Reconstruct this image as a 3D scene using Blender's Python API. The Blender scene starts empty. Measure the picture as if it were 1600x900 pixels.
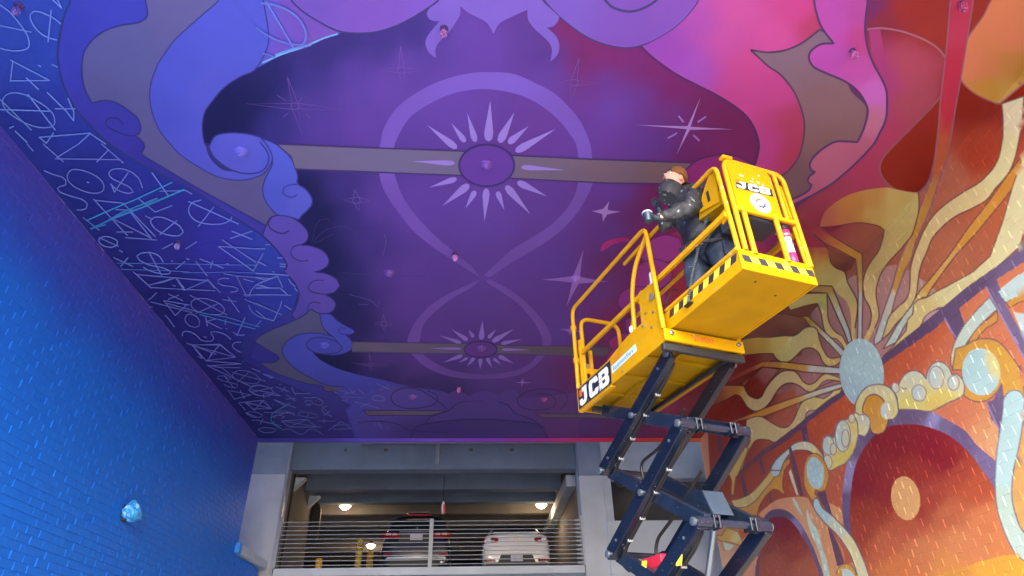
import bpy, bmesh, math, random
import numpy as np
from mathutils import Vector, Matrix
from mathutils.geometry import delaunay_2d_cdt, tessellate_polygon

SC = bpy.context.scene
COL = SC.collection
rng = random.Random(7)
nrng = np.random.default_rng(7)

# ------------------------------------------------------------------ camera
H = 1.6                                            # eye height of the photographer
ROT = np.array([[0.99846845, -0.01164656, -0.0540843],
                [-0.05191578, -0.53506742, -0.84321267],
                [-0.01911822, 0.84472907, -0.53485258]])
FPX = 1007.0
cam_d = bpy.data.cameras.new('camera')
cam = bpy.data.objects.new('camera', cam_d); COL.objects.link(cam)
m4 = Matrix.Identity(4)
for i in range(3):
    for j in range(3):
        m4[i][j] = ROT[i][j]
m4[2][3] = H
cam.matrix_world = m4
cam_d.sensor_width = 36.0
cam_d.lens = 36.0 * FPX / 1600.0
cam_d.clip_start = 0.05
cam_d.clip_end = 1000.0
SC.camera = cam

# ------------------------------------------------------------------ sky and overcast sun
SUN_EL, SUN_AZ = math.radians(31), math.radians(181)    # compass-style azimuth, 0 = +Y, clockwise
world = bpy.data.worlds.new('World'); SC.world = world
world.use_nodes = True
wn = world.node_tree
bg = wn.nodes['Background']
sky = wn.nodes.new('ShaderNodeTexSky')
sky.sky_type = 'NISHITA'
sky.sun_disc = False
sky.sun_elevation = SUN_EL
sky.sun_rotation = SUN_AZ
sky.dust_density = 4.0
sky.air_density = 1.0
sky.ozone_density = 1.0
wn.links.new(sky.outputs['Color'], bg.inputs['Color'])
bg.inputs['Strength'].default_value = 0.14
sun_d = bpy.data.lights.new('sun', 'SUN')
sun_d.energy = 0.9
sun_d.angle = math.radians(65)
sun_d.color = (1.0, 0.96, 0.90)
sun = bpy.data.objects.new('sun', sun_d); COL.objects.link(sun)
sdir = Vector((math.sin(SUN_AZ) * math.cos(SUN_EL), math.cos(SUN_AZ) * math.cos(SUN_EL), math.sin(SUN_EL)))
sun.rotation_euler = sdir.to_track_quat('Z', 'Y').to_euler()
sun.location = (0, -10, 20)

SC.view_settings.view_transform = 'Standard'
SC.view_settings.look = 'None'
SC.view_settings.exposure = 2.62
SC.view_settings.gamma = 1.0
SC.view_settings.use_curve_mapping = False
SC.render.engine = 'CYCLES'
SC.cycles.max_bounces = 8
SC.cycles.diffuse_bounces = 5
SC.cycles.glossy_bounces = 3
SC.cycles.transparent_max_bounces = 4

# ------------------------------------------------------------------ dimensions of the place (metres; z relative to the eye is +H)
WALL_L, WALL_R, CEIL, BACK, GAR = -4.82, 5.20, 4.96, 14.2, 16.2
CEIL_FRONT = 0.3
BL, BH = 0.239, 0.0915                             # brick module

def lin(c):
    c = np.asarray(c, float) / 255.0
    return np.where(c <= 0.04045, c / 12.92, ((c + 0.055) / 1.055) ** 2.4)

def ray(p):
    p = np.atleast_2d(np.asarray(p, float))
    d = np.stack([p[:, 0] - 800, -(p[:, 1] - 450), np.full(len(p), -FPX)], 1)
    return d @ ROT.T
def on_ceiling(p, dz=0.0):                          # image pixel -> point on the ceiling plane, through the camera
    w = ray(p); w = w * ((CEIL - dz) / w[:, 2])[:, None]; w[:, 2] += H; return w
def to_pixel(P):                                      # world point -> image pixel seen by the camera
    P = np.atleast_2d(np.asarray(P, float)) - np.array([0, 0, H])
    c = P @ ROT
    return np.stack([800 + FPX * c[:, 0] / -c[:, 2], 450 - FPX * c[:, 1] / -c[:, 2]], 1)

# ------------------------------------------------------------------ helpers
def new_mat(name, base, rough=0.6, metal=0.0, spec=0.5, noise=0.0, nscale=8.0, bump=0.0, bscale=60.0, coat=0.0, attr=None, dirt=None):
    m = bpy.data.materials.new(name); m.use_nodes = True
    nt = m.node_tree; b = nt.nodes['Principled BSDF']
    b.inputs['Roughness'].default_value = rough
    b.inputs['Metallic'].default_value = metal
    b.inputs['Specular IOR Level'].default_value = spec
    b.inputs['Coat Weight'].default_value = coat
    if attr:
        a = nt.nodes.new('ShaderNodeVertexColor'); a.layer_name = attr
        src = a.outputs['Color']
    else:
        r = nt.nodes.new('ShaderNodeRGB'); r.outputs[0].default_value = (*base, 1)
        src = r.outputs[0]
    tc = nt.nodes.new('ShaderNodeNewGeometry')
    if noise > 0:
        n = nt.nodes.new('ShaderNodeTexNoise'); n.inputs['Scale'].default_value = nscale
        n.inputs['Detail'].default_value = 6; n.inputs['Roughness'].default_value = 0.6
        nt.links.new(tc.outputs['Position'], n.inputs['Vector'])
        mr = nt.nodes.new('ShaderNodeMapRange')
        mr.inputs['From Min'].default_value = 0.25; mr.inputs['From Max'].default_value = 0.75
        mr.inputs['To Min'].default_value = 1 - noise; mr.inputs['To Max'].default_value = 1 + noise
        nt.links.new(n.outputs['Fac'], mr.inputs['Value'])
        mx = nt.nodes.new('ShaderNodeVectorMath'); mx.operation = 'SCALE'
        nt.links.new(src, mx.inputs[0]); nt.links.new(mr.outputs['Result'], mx.inputs['Scale'])
        src = mx.outputs[0]
        rr = nt.nodes.new('ShaderNodeMapRange')
        rr.inputs['To Min'].default_value = max(0.02, rough - 0.08); rr.inputs['To Max'].default_value = min(1, rough + 0.08)
        nt.links.new(n.outputs['Fac'], rr.inputs['Value']); nt.links.new(rr.outputs['Result'], b.inputs['Roughness'])
    if dirt:                                        # (colour, amount threshold, scale): worn flecks or splatter
        dc, th, ds = dirt
        n2 = nt.nodes.new('ShaderNodeTexNoise'); n2.inputs['Scale'].default_value = ds; n2.inputs['Detail'].default_value = 4
        nt.links.new(tc.outputs['Position'], n2.inputs['Vector'])
        r2 = nt.nodes.new('ShaderNodeMapRange'); r2.inputs['From Min'].default_value = th; r2.inputs['From Max'].default_value = th + 0.04
        nt.links.new(n2.outputs['Fac'], r2.inputs['Value'])
        mix = nt.nodes.new('ShaderNodeMix'); mix.data_type = 'RGBA'
        nt.links.new(r2.outputs['Result'], mix.inputs['Factor'])
        nt.links.new(src, mix.inputs['A']); mix.inputs['B'].default_value = (*dc, 1)
        src = mix.outputs['Result']
    nt.links.new(src, b.inputs['Base Color'])
    if bump > 0:
        n3 = nt.nodes.new('ShaderNodeTexNoise'); n3.inputs['Scale'].default_value = bscale; n3.inputs['Detail'].default_value = 5
        nt.links.new(tc.outputs['Position'], n3.inputs['Vector'])
        bp = nt.nodes.new('ShaderNodeBump'); bp.inputs['Strength'].default_value = bump; bp.inputs['Distance'].default_value = 0.01
        nt.links.new(n3.outputs['Fac'], bp.inputs['Height']); nt.links.new(bp.outputs['Normal'], b.inputs['Normal'])
    return m
def emit_mat(name, col, s):
    m = bpy.data.materials.new(name); m.use_nodes = True
    b = m.node_tree.nodes['Principled BSDF']
    b.inputs['Base Color'].default_value = (*col, 1)
    b.inputs['Emission Color'].default_value = (*col, 1); b.inputs['Emission Strength'].default_value = s
    return m

def link(name, me, parent=None, mat=None, kind=None):
    o = bpy.data.objects.new(name, me); COL.objects.link(o)
    if parent is not None: o.parent = parent
    if mat is not None and len(me.materials) == 0: me.materials.append(mat)
    if kind: o['kind'] = kind
    return o
def mesh(name, V, F, parent=None, mat=None, kind=None, smooth=False, colors=None):
    me = bpy.data.meshes.new(name)
    me.from_pydata([tuple(map(float, v)) for v in V], [], [tuple(int(i) for i in f) for f in F])
    if smooth: me.polygons.foreach_set('use_smooth', [True] * len(me.polygons))
    if colors is not None:
        ca = me.color_attributes.new('Col', 'FLOAT_COLOR', 'POINT')
        c4 = np.ones((len(V), 4), np.float32); c4[:, :3] = colors
        ca.data.foreach_set('color', c4.ravel())
    me.update()
    return link(name, me, parent, mat, kind)
def empty(name, loc=(0, 0, 0), rz=0.0, label=None, cat=None, group=None, kind=None):
    o = bpy.data.objects.new(name, None); COL.objects.link(o)
    o.location = loc; o.rotation_euler = (0, 0, rz)
    return tag(o, label, cat, group, kind)
def tag(o, label=None, cat=None, group=None, kind=None):
    if label: o['label'] = label
    if cat: o['category'] = cat
    if group: o['group'] = group
    if kind: o['kind'] = kind
    return o

class MB:                                           # collects pieces of ONE object
    def __init__(s): s.V, s.F = [], []
    def add(s, V, F):
        n = len(s.V); s.V += [tuple(v) for v in V]; s.F += [tuple(i + n for i in f) for f in F]; return s
    def box(s, a, b, ch=0.0):
        x0, y0, z0 = a; x1, y1, z1 = b
        if ch <= 0:
            return s.add([(x0,y0,z0),(x1,y0,z0),(x1,y1,z0),(x0,y1,z0),(x0,y0,z1),(x1,y0,z1),(x1,y1,z1),(x0,y1,z1)],
                  [(0,3,2,1),(4,5,6,7),(0,1,5,4),(1,2,6,5),(2,3,7,6),(3,0,4,7)])
        bm = bmesh.new()
        bmesh.ops.create_cube(bm, size=1.0)
        for v in bm.verts:
            v.co = Vector((x0 + (v.co.x + .5) * (x1 - x0), y0 + (v.co.y + .5) * (y1 - y0), z0 + (v.co.z + .5) * (z1 - z0)))
        bmesh.ops.bevel(bm, geom=bm.edges[:], offset=ch, segments=1, affect='EDGES')
        bm.verts.index_update()
        s.add([v.co[:] for v in bm.verts], [[v.index for v in f.verts] for f in bm.faces]); bm.free(); return s
    def bar(s, p, q, w, h, up=(0, 0, 1)):            # box beam from p to q, w across, h along "up"
        p, q, up = Vector(p), Vector(q), Vector(up)
        d = (q - p).normalized(); sd = d.cross(up).normalized(); u = sd.cross(d).normalized()
        V = [];
        for c in (p, q):
            for (a, b) in ((-1,-1),(1,-1),(1,1),(-1,1)):
                V.append(c + sd * (a * w / 2) + u * (b * h / 2))
        return s.add(V, [(3,2,1,0),(4,5,6,7),(0,1,5,4),(1,2,6,5),(2,3,7,6),(3,0,4,7)])
    def tube(s, pts, r, n=10, cap=True, rad=None):
        pts = [Vector(p) for p in pts]
        rs = rad or [r] * len(pts)
        prev = None; rings = []
        for i, p in enumerate(pts):
            d = ((pts[min(i + 1, len(pts) - 1)] - pts[max(i - 1, 0)])).normalized()
            if prev is None:
                a = d.cross(Vector((0, 0, 1)))
                if a.length < 1e-3: a = d.cross(Vector((1, 0, 0)))
            else:
                a = prev - d * prev.dot(d)
            a.normalize(); prev = a; b = d.cross(a)
            rings.append([p + (a * math.cos(t) + b * math.sin(t)) * rs[i] for t in [2 * math.pi * k / n for k in range(n)]])
        V = [v for rg in rings for v in rg]; F = []
        for i in range(len(rings) - 1):
            for k in range(n):
                F.append((i*n+k, i*n+(k+1)%n, (i+1)*n+(k+1)%n, (i+1)*n+k))
        if cap:
            F.append(tuple(range(n - 1, -1, -1))); F.append(tuple((len(rings)-1)*n + k for k in range(n)))
        return s.add(V, F)
    def lathe(s, prof, c=(0,0,0), axis='z', n=20):
        V = []; F = []
        for (r, t) in prof:
            for k in range(n):
                a = 2*math.pi*k/n; x, y = r*math.cos(a), r*math.sin(a)
                if axis == 'z': V.append((c[0]+x, c[1]+y, c[2]+t))
                elif axis == 'y': V.append((c[0]+x, c[1]+t, c[2]+y))
                else: V.append((c[0]+t, c[1]+x, c[2]+y))
        for i in range(len(prof) - 1):
            for k in range(n):
                f = (i*n+k, i*n+(k+1)%n, (i+1)*n+(k+1)%n, (i+1)*n+k)
                F.append(f)
        F.append(tuple(range(n - 1, -1, -1))); F.append(tuple((len(prof)-1)*n + k for k in range(n)))
        return s.add(V, F)
    def sphere(s, c, r, n=12, m=8):
        rx, ry, rz = (r, r, r) if not hasattr(r, '__len__') else r
        V = []; F = []
        for i in range(m + 1):
            t = math.pi * i / m
            for k in range(n):
                a = 2*math.pi*k/n
                V.append((c[0]+rx*math.sin(t)*math.cos(a), c[1]+ry*math.sin(t)*math.sin(a), c[2]+rz*math.cos(t)))
        for i in range(m):
            for k in range(n): F.append((i*n+k, (i+1)*n+k, (i+1)*n+(k+1)%n, i*n+(k+1)%n))
        return s.add(V, F)
    def plate(s, poly, t, ax):                      # poly = 3D points (one plane), thickness t along ax
        a = Vector(ax) * t; n = len(poly)
        V = [Vector(p) for p in poly] + [Vector(p) + a for p in poly]
        F = [tuple(range(n - 1, -1, -1)), tuple(range(n, 2 * n))] + [(i, (i+1) % n, n + (i+1) % n, n + i) for i in range(n)]
        return s.add(V, F)
    def build(s, name, mat, parent=None, smooth=False, kind=None):
        o = mesh(name, s.V, s.F, parent, mat, kind, smooth)
        bm = bmesh.new(); bm.from_mesh(o.data); bmesh.ops.recalc_face_normals(bm, faces=bm.faces[:]); bm.to_mesh(o.data); bm.free()
        if smooth: smooth_angle(o.data)
        return o
def smooth_angle(me, ang=40):
    bm = bmesh.new(); bm.from_mesh(me)
    for f in bm.faces: f.smooth = True
    for e in bm.edges:
        if len(e.link_faces) == 2 and e.calc_face_angle(0) > math.radians(ang): e.smooth = False
    bm.to_mesh(me); bm.free()
def fillet(pts, r, n=5):                             # round the corners of an open polyline
    pts = [Vector(p) for p in pts]; out = [pts[0]]
    for i in range(1, len(pts) - 1):
        a, b, c = pts[i-1], pts[i], pts[i+1]
        d1 = (a - b); d2 = (c - b); rr = min(r, d1.length * .45, d2.length * .45)
        p, q = b + d1.normalized() * rr, b + d2.normalized() * rr
        for k in range(n + 1):
            t = k / n; out.append((1-t)**2 * p + 2*t*(1-t) * b + t*t * q)
    out.append(pts[-1]); return out
# ------------------------------------------------------------------ the mural: outlines traced in image pixels, projected onto ceiling and right wall
ITEMS = []
def T(s, ox=0, oy=0, k=1.0):
    return [(ox + float(a) * k, oy + float(b) * k) for a, b in (t.split(',') for t in s.split())]
def catmull(P, closed=True, step=4.0, corner=62):
    P = [np.array(p, float) for p in P]; n = len(P); out = []
    def is_corner(i):
        if not closed and (i == 0 or i == n - 1): return True
        a, b, c = P[(i-1) % n], P[i], P[(i+1) % n]
        u, v = b - a, c - b
        return np.degrees(np.arccos(np.clip(u @ v / (np.linalg.norm(u) * np.linalg.norm(v) + 1e-9), -1, 1))) > corner
    cr = [is_corner(i) for i in range(n)]
    for i in range(n if closed else n - 1):
        p1, p2 = P[i], P[(i+1) % n]
        L = np.linalg.norm(p2 - p1)
        t1 = (p2 - p1) * .5 if cr[i] else (p2 - P[(i-1) % n]) * .5
        t2 = (p2 - p1) * .5 if cr[(i+1) % n] else (P[(i+2) % n] - p1) * .5
        for t in (t1, t2):
            l = np.linalg.norm(t)
            if l > L: t *= L / l
        m = max(1, int(L / step))
        for k in range(m):
            t = k / m
            out.append((2*t**3 - 3*t**2 + 1) * p1 + (t**3 - 2*t**2 + t) * t1 + (-2*t**3 + 3*t**2) * p2 + (t**3 - t**2) * t2)
    if not closed: out.append(P[-1])
    return np.array(out)
OUTL = (62, 50, 105)
def fill(name, pts, col, out=None, ow=2.0, smooth=True, zone='C'):
    poly = catmull(pts) if smooth else np.array(pts, float)
    ITEMS.append(dict(k='f', name=name, poly=poly, col=col, zone=zone))
    if out is not None:
        ITEMS.append(dict(k='l', name='painted_outline', line=np.vstack([poly, poly[:1]]), w=np.full(len(poly) + 1, ow), col=out, zone=zone))
def stroke(name, pts, w, col, smooth=True, taper=0.0, closed=False, zone='C'):
    P = catmull(pts, closed=closed, corner=75) if smooth else np.array(pts, float)
    if closed: P = np.vstack([P, P[:1]])
    n = len(P); t = np.linspace(0, 1, n)
    ww = np.full(n, float(w))
    if taper: ww = w * (1 - taper * t)
    ITEMS.append(dict(k='l', name=name, line=P, w=ww, col=col, zone=zone))
def ell(cx, cy, rx, ry, rot=0, n=16):
    a = np.linspace(0, 2*np.pi, n, endpoint=False); c, s = math.cos(math.radians(rot)), math.sin(math.radians(rot))
    return [(cx + rx*math.cos(t)*c - ry*math.sin(t)*s, cy + rx*math.cos(t)*s + ry*math.sin(t)*c) for t in a]
def petal(tip, base, w, col, name='painted_petal'):
    t, b = np.array(tip, float), np.array(base, float); d = b - t; L = np.linalg.norm(d); d /= L; nn = np.array([-d[1], d[0]])
    pts = [t] + [t + d*L*a + nn*w*.5*s for a, s in ((.3,.38),(.6,.78),(.82,1),(.95,.7))] + [b] + [t + d*L*a - nn*w*.5*s for a, s in ((.95,.7),(.82,1),(.6,.78),(.3,.38))]
    fill(name, pts, col)
def star4(c, up, rt, dn, lf, r, col, name='painted_star', zone='C'):
    c = np.array(c, float); tips = [np.array(q, float) for q in (up, rt, dn, lf)]; pts = []
    for i in range(4):
        a, b = tips[i], tips[(i+1) % 4]
        m = (a - c) / np.linalg.norm(a - c) + (b - c) / np.linalg.norm(b - c)
        m = c + m / np.linalg.norm(m) * r
        pts += [a, a * .5 + (c + (a - c) * .0) * .5 + (m - c) * .42, m, b * .5 + c * .5 + (m - c) * .42]
    fill(name, pts, col, smooth=False)
def faint(c, up, rt, dn, lf, r, col=(114, 86, 174)):
    c = np.array(c, float); tips = [np.array(q, float) for q in (up, rt, dn, lf)]
    P = []
    for i in range(4):
        a, b = tips[i], tips[(i+1) % 4]
        m = (a - c) / np.linalg.norm(a - c) + (b - c) / np.linalg.norm(b - c)
        P += [a, c + m / np.linalg.norm(m) * r]
    stroke('painted_sketch_star', P, 1.1, col, smooth=False, closed=True)
    stroke('painted_sketch_star', ell(c[0], c[1], r, r * .8), 1.1, col, closed=True)

# ---- field colours of the ceiling (x, y, paint)
FIELD = [(700,150,(100,68,172)),(600,140,(100,70,172)),(760,90,(98,66,168)),(860,120,(98,66,165)),(560,190,(96,66,165)),(760,330,(96,66,164)),(900,220,(98,62,160)),
 (960,170,(104,66,170)),(1000,220,(98,60,155)),(650,330,(96,66,166)),(870,330,(94,62,155)),(760,440,(92,62,152)),(650,430,(92,62,156)),(870,420,(90,60,152)),(620,480,(92,60,148)),(760,570,(86,60,140)),(680,530,(92,60,150)),(870,520,(88,60,150)),(860,610,(88,58,140)),
 (480,170,(80,62,155)),(500,200,(84,62,158)),(560,150,(92,66,165)),(440,190,(52,48,130)),(400,150,(26,30,88)),(360,180,(24,28,84)),(340,200,(24,28,84)),(430,120,(36,38,105)),(500,90,(52,46,122)),(540,70,(54,48,125)),(600,72,(60,50,132)),(650,55,(60,50,132)),(690,70,(90,66,165)),(480,120,(60,52,138)),(550,110,(84,62,158)),(630,95,(95,68,168)),(720,60,(98,68,170)),
 (480,300,(24,28,82)),(510,330,(24,28,82)),(500,380,(25,28,84)),(530,300,(62,50,132)),(545,350,(56,48,126)),(525,410,(26,28,84)),(550,430,(44,42,112)),(575,380,(70,54,140)),(590,320,(88,62,158)),(600,430,(84,58,148)),(540,470,(30,32,90)),(560,480,(34,34,95)),(590,470,(66,50,130)),(570,510,(38,36,98)),(600,530,(70,52,132)),(640,480,(90,60,150)),
 (500,555,(22,26,78)),(540,570,(26,28,82)),(600,585,(42,36,96)),(650,600,(52,42,104)),(700,608,(64,48,112)),(600,560,(84,58,140)),(650,575,(88,60,142)),
 (880,50,(118,40,108)),(920,80,(118,40,108)),(960,95,(118,40,112)),(1010,115,(116,40,112)),(1050,140,(116,38,108)),(1100,165,(112,40,100)),(1150,190,(108,38,96)),(1165,225,(112,38,100)),(1120,235,(116,40,110)),(1075,245,(108,42,112)),(905,95,(112,46,120)),(860,85,(84,58,150)),(950,125,(100,58,150)),(1000,150,(100,60,152)),(1050,180,(108,52,135)),(840,60,(88,62,155)),
 (1035,300,(112,38,100)),(985,335,(100,46,120)),(1020,335,(114,38,98)),(965,300,(97,62,156)),(1030,225,(98,58,150)),(1000,390,(112,34,88)),(1080,330,(120,36,92)),(1100,400,(150,50,75)),(955,365,(92,56,142)),(965,410,(100,42,110)),(940,460,(96,52,128)),(960,490,(112,38,98)),(1000,500,(116,36,80)),(1060,450,(146,42,60)),
 (930,570,(108,38,98)),(900,595,(108,36,98)),(960,600,(104,40,98)),(880,600,(92,44,110)),(1000,620,(128,45,88)),(1040,640,(140,52,92)),(1000,660,(110,48,110)),(900,660,(86,54,132)),(960,670,(96,50,120)),
 (760,660,(74,58,130)),(640,640,(78,62,140)),(700,660,(72,58,132)),(840,650,(82,56,130)),(580,640,(76,66,160))]
fill('painted_field', [(240,-140),(1700,-140),(1700,760),(240,760)], FIELD, smooth=False)

# ---- blue graffiti ground on the left
LEFTG = [(20,30,(52,78,182)),(60,90,(48,74,178)),(100,180,(46,62,165)),(60,200,(40,54,150)),(200,300,(46,54,158)),(140,300,(38,48,140)),(260,380,(50,50,152)),(200,390,(38,44,132)),(340,400,(56,56,172)),(420,400,(52,70,180)),(420,470,(50,64,172)),(360,480,(50,48,150)),(300,480,(40,42,132)),(260,470,(34,38,120)),(340,560,(38,40,126)),(380,620,(36,38,118)),(420,600,(52,52,140)),(460,640,(58,56,142)),(420,660,(36,42,122)),(520,660,(62,54,138)),(480,670,(56,52,135))]
fill('painted_ground', T('-300,-120 130,-120 112,0 100,25 93,60 90,90 102,140 118,170 140,195 175,225 250,271 300,297 350,330 400,362 425,382 445,404 455,435 466,455 460,480 447,492 425,505 400,520 383,530 378,545 381,558 400,573 425,590 462,607 495,625 530,655 560,690 640,760 300,760'), LEFTG, smooth=False)
fill('painted_ground', T('300,-120 470,-120 455,0 472,17 495,32 517,44 535,50 505,62 480,74 440,86 400,107 370,120 340,140 300,60'), [(350,60,(80,88,202)),(400,60,(88,92,210)),(440,70,(104,84,196)),(420,20,(96,96,208)),(500,45,(116,84,188)),(470,30,(112,84,190)),(450,10,(112,84,190))], smooth=False)

# ---- left scroll frame
BAND = (62,62,172)
fill('painted_band', T('112,-60 110,0 100,25 93,60 90,85 93,110 102,140 118,170 140,195 165,220 200,244 250,271 300,297 350,330 400,361 425,382 442,402 448,415 443,424 455,435 465,450 466,465 460,480 447,492 425,505 407,515 392,524 383,532 377,545 380,556 388,568 400,573 425,590 462,607 487,620 507,635 524,655 545,690 620,690 597,670 575,650 540,628 522,612 500,580 480,545 500,500 500,478 480,430 470,400 430,335 385,276 340,262 270,215 240,120 320,0 345,-60'),
     [(110,60,(60,68,182)),(180,50,(64,70,186)),(150,200,(62,62,170)),(250,270,(58,54,160)),(400,350,(66,62,172)),(440,430,(92,78,182)),(420,530,(58,58,160)),(390,545,(52,50,142)),(450,600,(62,62,160)),(540,650,(64,58,148)),(600,680,(66,56,140))])
stroke('painted_outline', T('112,-60 110,0 100,25 93,60 90,85 93,110 102,140 118,170 140,195 165,220 200,244 250,271 300,297 350,330 400,361 425,382 442,402 448,415 443,424 455,435 465,450 466,465 460,480 447,492 425,505 407,515 392,524 383,532 377,545 380,556 388,568'), 4.0, (46,62,130), taper=.45)
stroke('painted_outline', T('388,568 400,573 425,590 462,607 487,620 507,635 520,655'), 1.4, (48,48,120))
TAU = [(180,100,(92,96,158)),(160,150,(90,92,150)),(300,20,(100,98,158)),(230,200,(94,94,150)),(300,270,(94,92,148)),(390,320,(94,90,148)),(420,300,(96,94,150)),(440,505,(88,90,138)),(430,540,(84,88,130)),(450,585,(86,86,126)),(530,605,(92,86,122))]
fill('painted_taupe', T('219,-40 230,15 229,27 217,35 187,40 162,49 145,62 132,80 128,100 129,125 135,145 144,161 162,157 180,160 200,172 215,185 220,200 217,209 212,212 221,220 226,228 221,240 225,244 250,259 300,289 350,317 400,344 416,352 428,346 440,320 432,270 424,252 400,240 345,240 318,236 268,190 250,100 330,20 400,-40'), TAU, (52,58,128), 2.6)
stroke('painted_curl', T('212,212 200,212 185,207 170,200 165,192 170,185 178,184 187,187 193,195'), 2.4, (52,52,128))
fill('painted_taupe', T('480,481 472,492 457,502 425,515 407,525 398,533 402,538 415,545 432,555 437,560 432,565 420,567 405,566 425,580 450,590 482,600 500,602 507,605 505,610 522,612 535,607 556,606 520,594 480,580 456,562 450,548 466,532 496,528 516,528 506,510 500,491'), TAU, (52,52,116), 1.6)
# dark field edge kept behind the scroll, lower lobes first
PUR = [(430,345,(94,82,188)),(500,400,(98,82,188)),(520,440,(96,80,184)),(500,475,(96,80,182)),(450,420,(92,78,182)),(470,480,(84,74,176))]
fill('painted_scroll', T('417,350 424,339 445,337 465,345 479,359 482,370 477,379 469,383 485,384 505,392 514,405 512,415 502,422 492,425 512,428 527,437 531,447 522,457 507,460 520,467 525,476 520,486 510,490 497,489 485,483 476,492 462,500 455,492 462,480 467,462 465,450 455,435 443,424 449,415 442,402 425,382 410,368'), PUR, (54,50,118), 2.0)
stroke('painted_curl', T('424,339 419,350 424,358 436,364 446,364 452,360'), 2.4, (58,52,120))
stroke('painted_curl', T('469,382 458,386 454,395 459,403 470,408 482,407'), 1.8, (58,52,120))
stroke('painted_curl', T('507,438 492,438 484,444 482,452 490,457 507,460'), 1.6, (58,52,120))
stroke('painted_curl', T('481,486 482,476 490,472 500,474'), 1.6, (58,52,120))
BLU = [(340,60,(82,92,208)),(280,120,(80,90,206)),(250,180,(78,88,202)),(300,250,(84,90,206)),(375,240,(92,96,212)),(320,140,(86,92,206)),(440,260,(84,98,214)),(470,320,(92,98,212)),(430,310,(82,92,208))]
fill('painted_scroll', T('342,0 320,20 295,42 275,60 261,78 246,102 236,130 234,155 239,180 250,205 266,225 282,242 312,262 337,275 362,281 385,281 400,277 412,271 421,260 426,247 424,228 412,217 395,211 375,208 355,208 337,212 330,222 325,232 320,225 317,212 316,195 320,175 330,160 350,137 375,120 400,107 420,60 400,-50 370,-40'), BLU, (56,62,142), 2.0)
fill('painted_shadow', T('321,222 326,224 329,234 336,246 355,261 372,268 350,266 334,254 325,240'), (48,54,120))
stroke('painted_curl', T('325,228 332,244 344,256 358,264 375,270 395,271 410,267 418,257 420,246 416,234 406,222'), 2.2, (56,60,136))
stroke('painted_spray', T('410,98 440,85 475,73 505,60 528,53'), 2.2, (112,190,240))
stroke('painted_spray', T('430,86 460,76 486,70'), 3.2, (110,150,232))
fill('painted_scroll', T('408,216 425,222 436,228 447,237 459,255 465,275 465,287 477,295 486,307 488,317 482,327 472,336 467,343 445,337 434,336 420,322 412,307 411,290 418,272 425,258 425,243 418,228'), BLU, (56,64,148), 2.2)
stroke('painted_curl', T('466,288 452,289 443,294 442,301 449,307 459,308 464,304'), 2.0, (58,66,150))
# lower scroll
BL2 = [(460,540,(74,82,190)),(520,580,(72,78,184)),(600,610,(76,76,180)),(660,620,(84,70,160)),(700,628,(84,66,148)),(500,540,(76,84,194)),(540,510,(78,84,196)),(510,500,(78,86,198))]
fill('painted_scroll', T('520,526 500,521 475,521 457,527 445,537 441,550 450,565 467,580 495,595 512,602 540,605 575,620 610,650 700,650 712,622 690,611 640,604 600,594 562,586 525,575 500,562 488,550 520,552 540,540'), BL2)
stroke('painted_outline', T('540,512 520,525 500,521 475,521 457,527 445,537 441,550 450,565 467,580 495,595 512,602 540,605'), 1.7, (52,54,128))
fill('painted_scroll', T('500,490 517,491 525,499 540,509 552,515 554,520 546,523 541,524 549,532 551,541 547,548 535,553 520,555 500,552 487,547 482,541 485,532 500,527 517,530 528,534 520,526 508,516 502,505'), BL2, (52,54,130), 1.6)
fill('painted_disc', T('481,544 478,537 485,530 500,527 517,530 530,537 535,544 529,550 510,553 492,551'), (74,80,188), (52,54,128), 1.7)
stroke('painted_curl', T('545,523 532,521 528,516 532,512 540,513'), 1.5, (52,54,130))
fill('painted_lobe', T('396,536 404,537 415,545 432,555 437,560 432,565 420,567 404,566 392,560'), (56,54,152), (48,48,118), 1.2)
fill('painted_border', T('522,612 535,606 560,604 580,618 640,640 660,650 597,652 560,638 540,628'), [(530,615,(80,78,182)),(600,640,(86,72,165)),(560,625,(80,74,176))])

# ---- far border of the ceiling (low contrast clouds)
fill('painted_border', T('585,608 640,606 700,616 740,620 800,622 860,618 905,612 905,700 560,700 540,640'), [(600,640,(92,78,168)),(700,650,(84,66,148)),(650,680,(78,62,136)),(800,660,(92,66,146)),(880,660,(100,60,132)),(760,640,(86,68,148)),(560,620,(82,80,182)),(640,615,(92,78,168))])
fill('painted_bar', T('567,641 697,642 685,646 672,649 575,649'), (106,96,122), OUTL, 1.4, smooth=False)
fill('painted_bar', T('836,646 922,647 990,650 985,656 920,653 850,653'), (104,90,112), OUTL, 1.4, smooth=False)
stroke('painted_curl', T('699,640 686,628 672,618 652,608 632,606 618,611 611,620 615,630 630,637 650,638 672,634 684,626 682,617 668,611'), 1.6, (58,46,112))
stroke('painted_curl', T('875,640 886,628 884,616 866,609 842,608 820,613 808,623 812,634 828,640 850,640 866,634 868,624 856,616 840,616'), 1.6, (62,46,108))
fill('painted_cloud', T('700,642 712,632 728,627 750,626 775,627 795,634 804,645 830,655 850,668 820,676 700,676 660,668 672,652'), (84,66,146), (56,44,108), 1.8)
fill('painted_cloud', T('640,690 650,668 680,660 720,656 760,655 800,658 840,664 860,690'), (76,60,134), (54,42,104), 1.8)
stroke('painted_curl', T('560,660 590,658 620,662 640,672 700,676'), 1.4, (56,46,112))
fill('painted_cloud', T('700,616 712,610 722,612 732,618 748,612 765,612 780,618 790,610 806,610 812,618 800,626 775,628 750,626 726,627 708,626'), (88,64,148))

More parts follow.
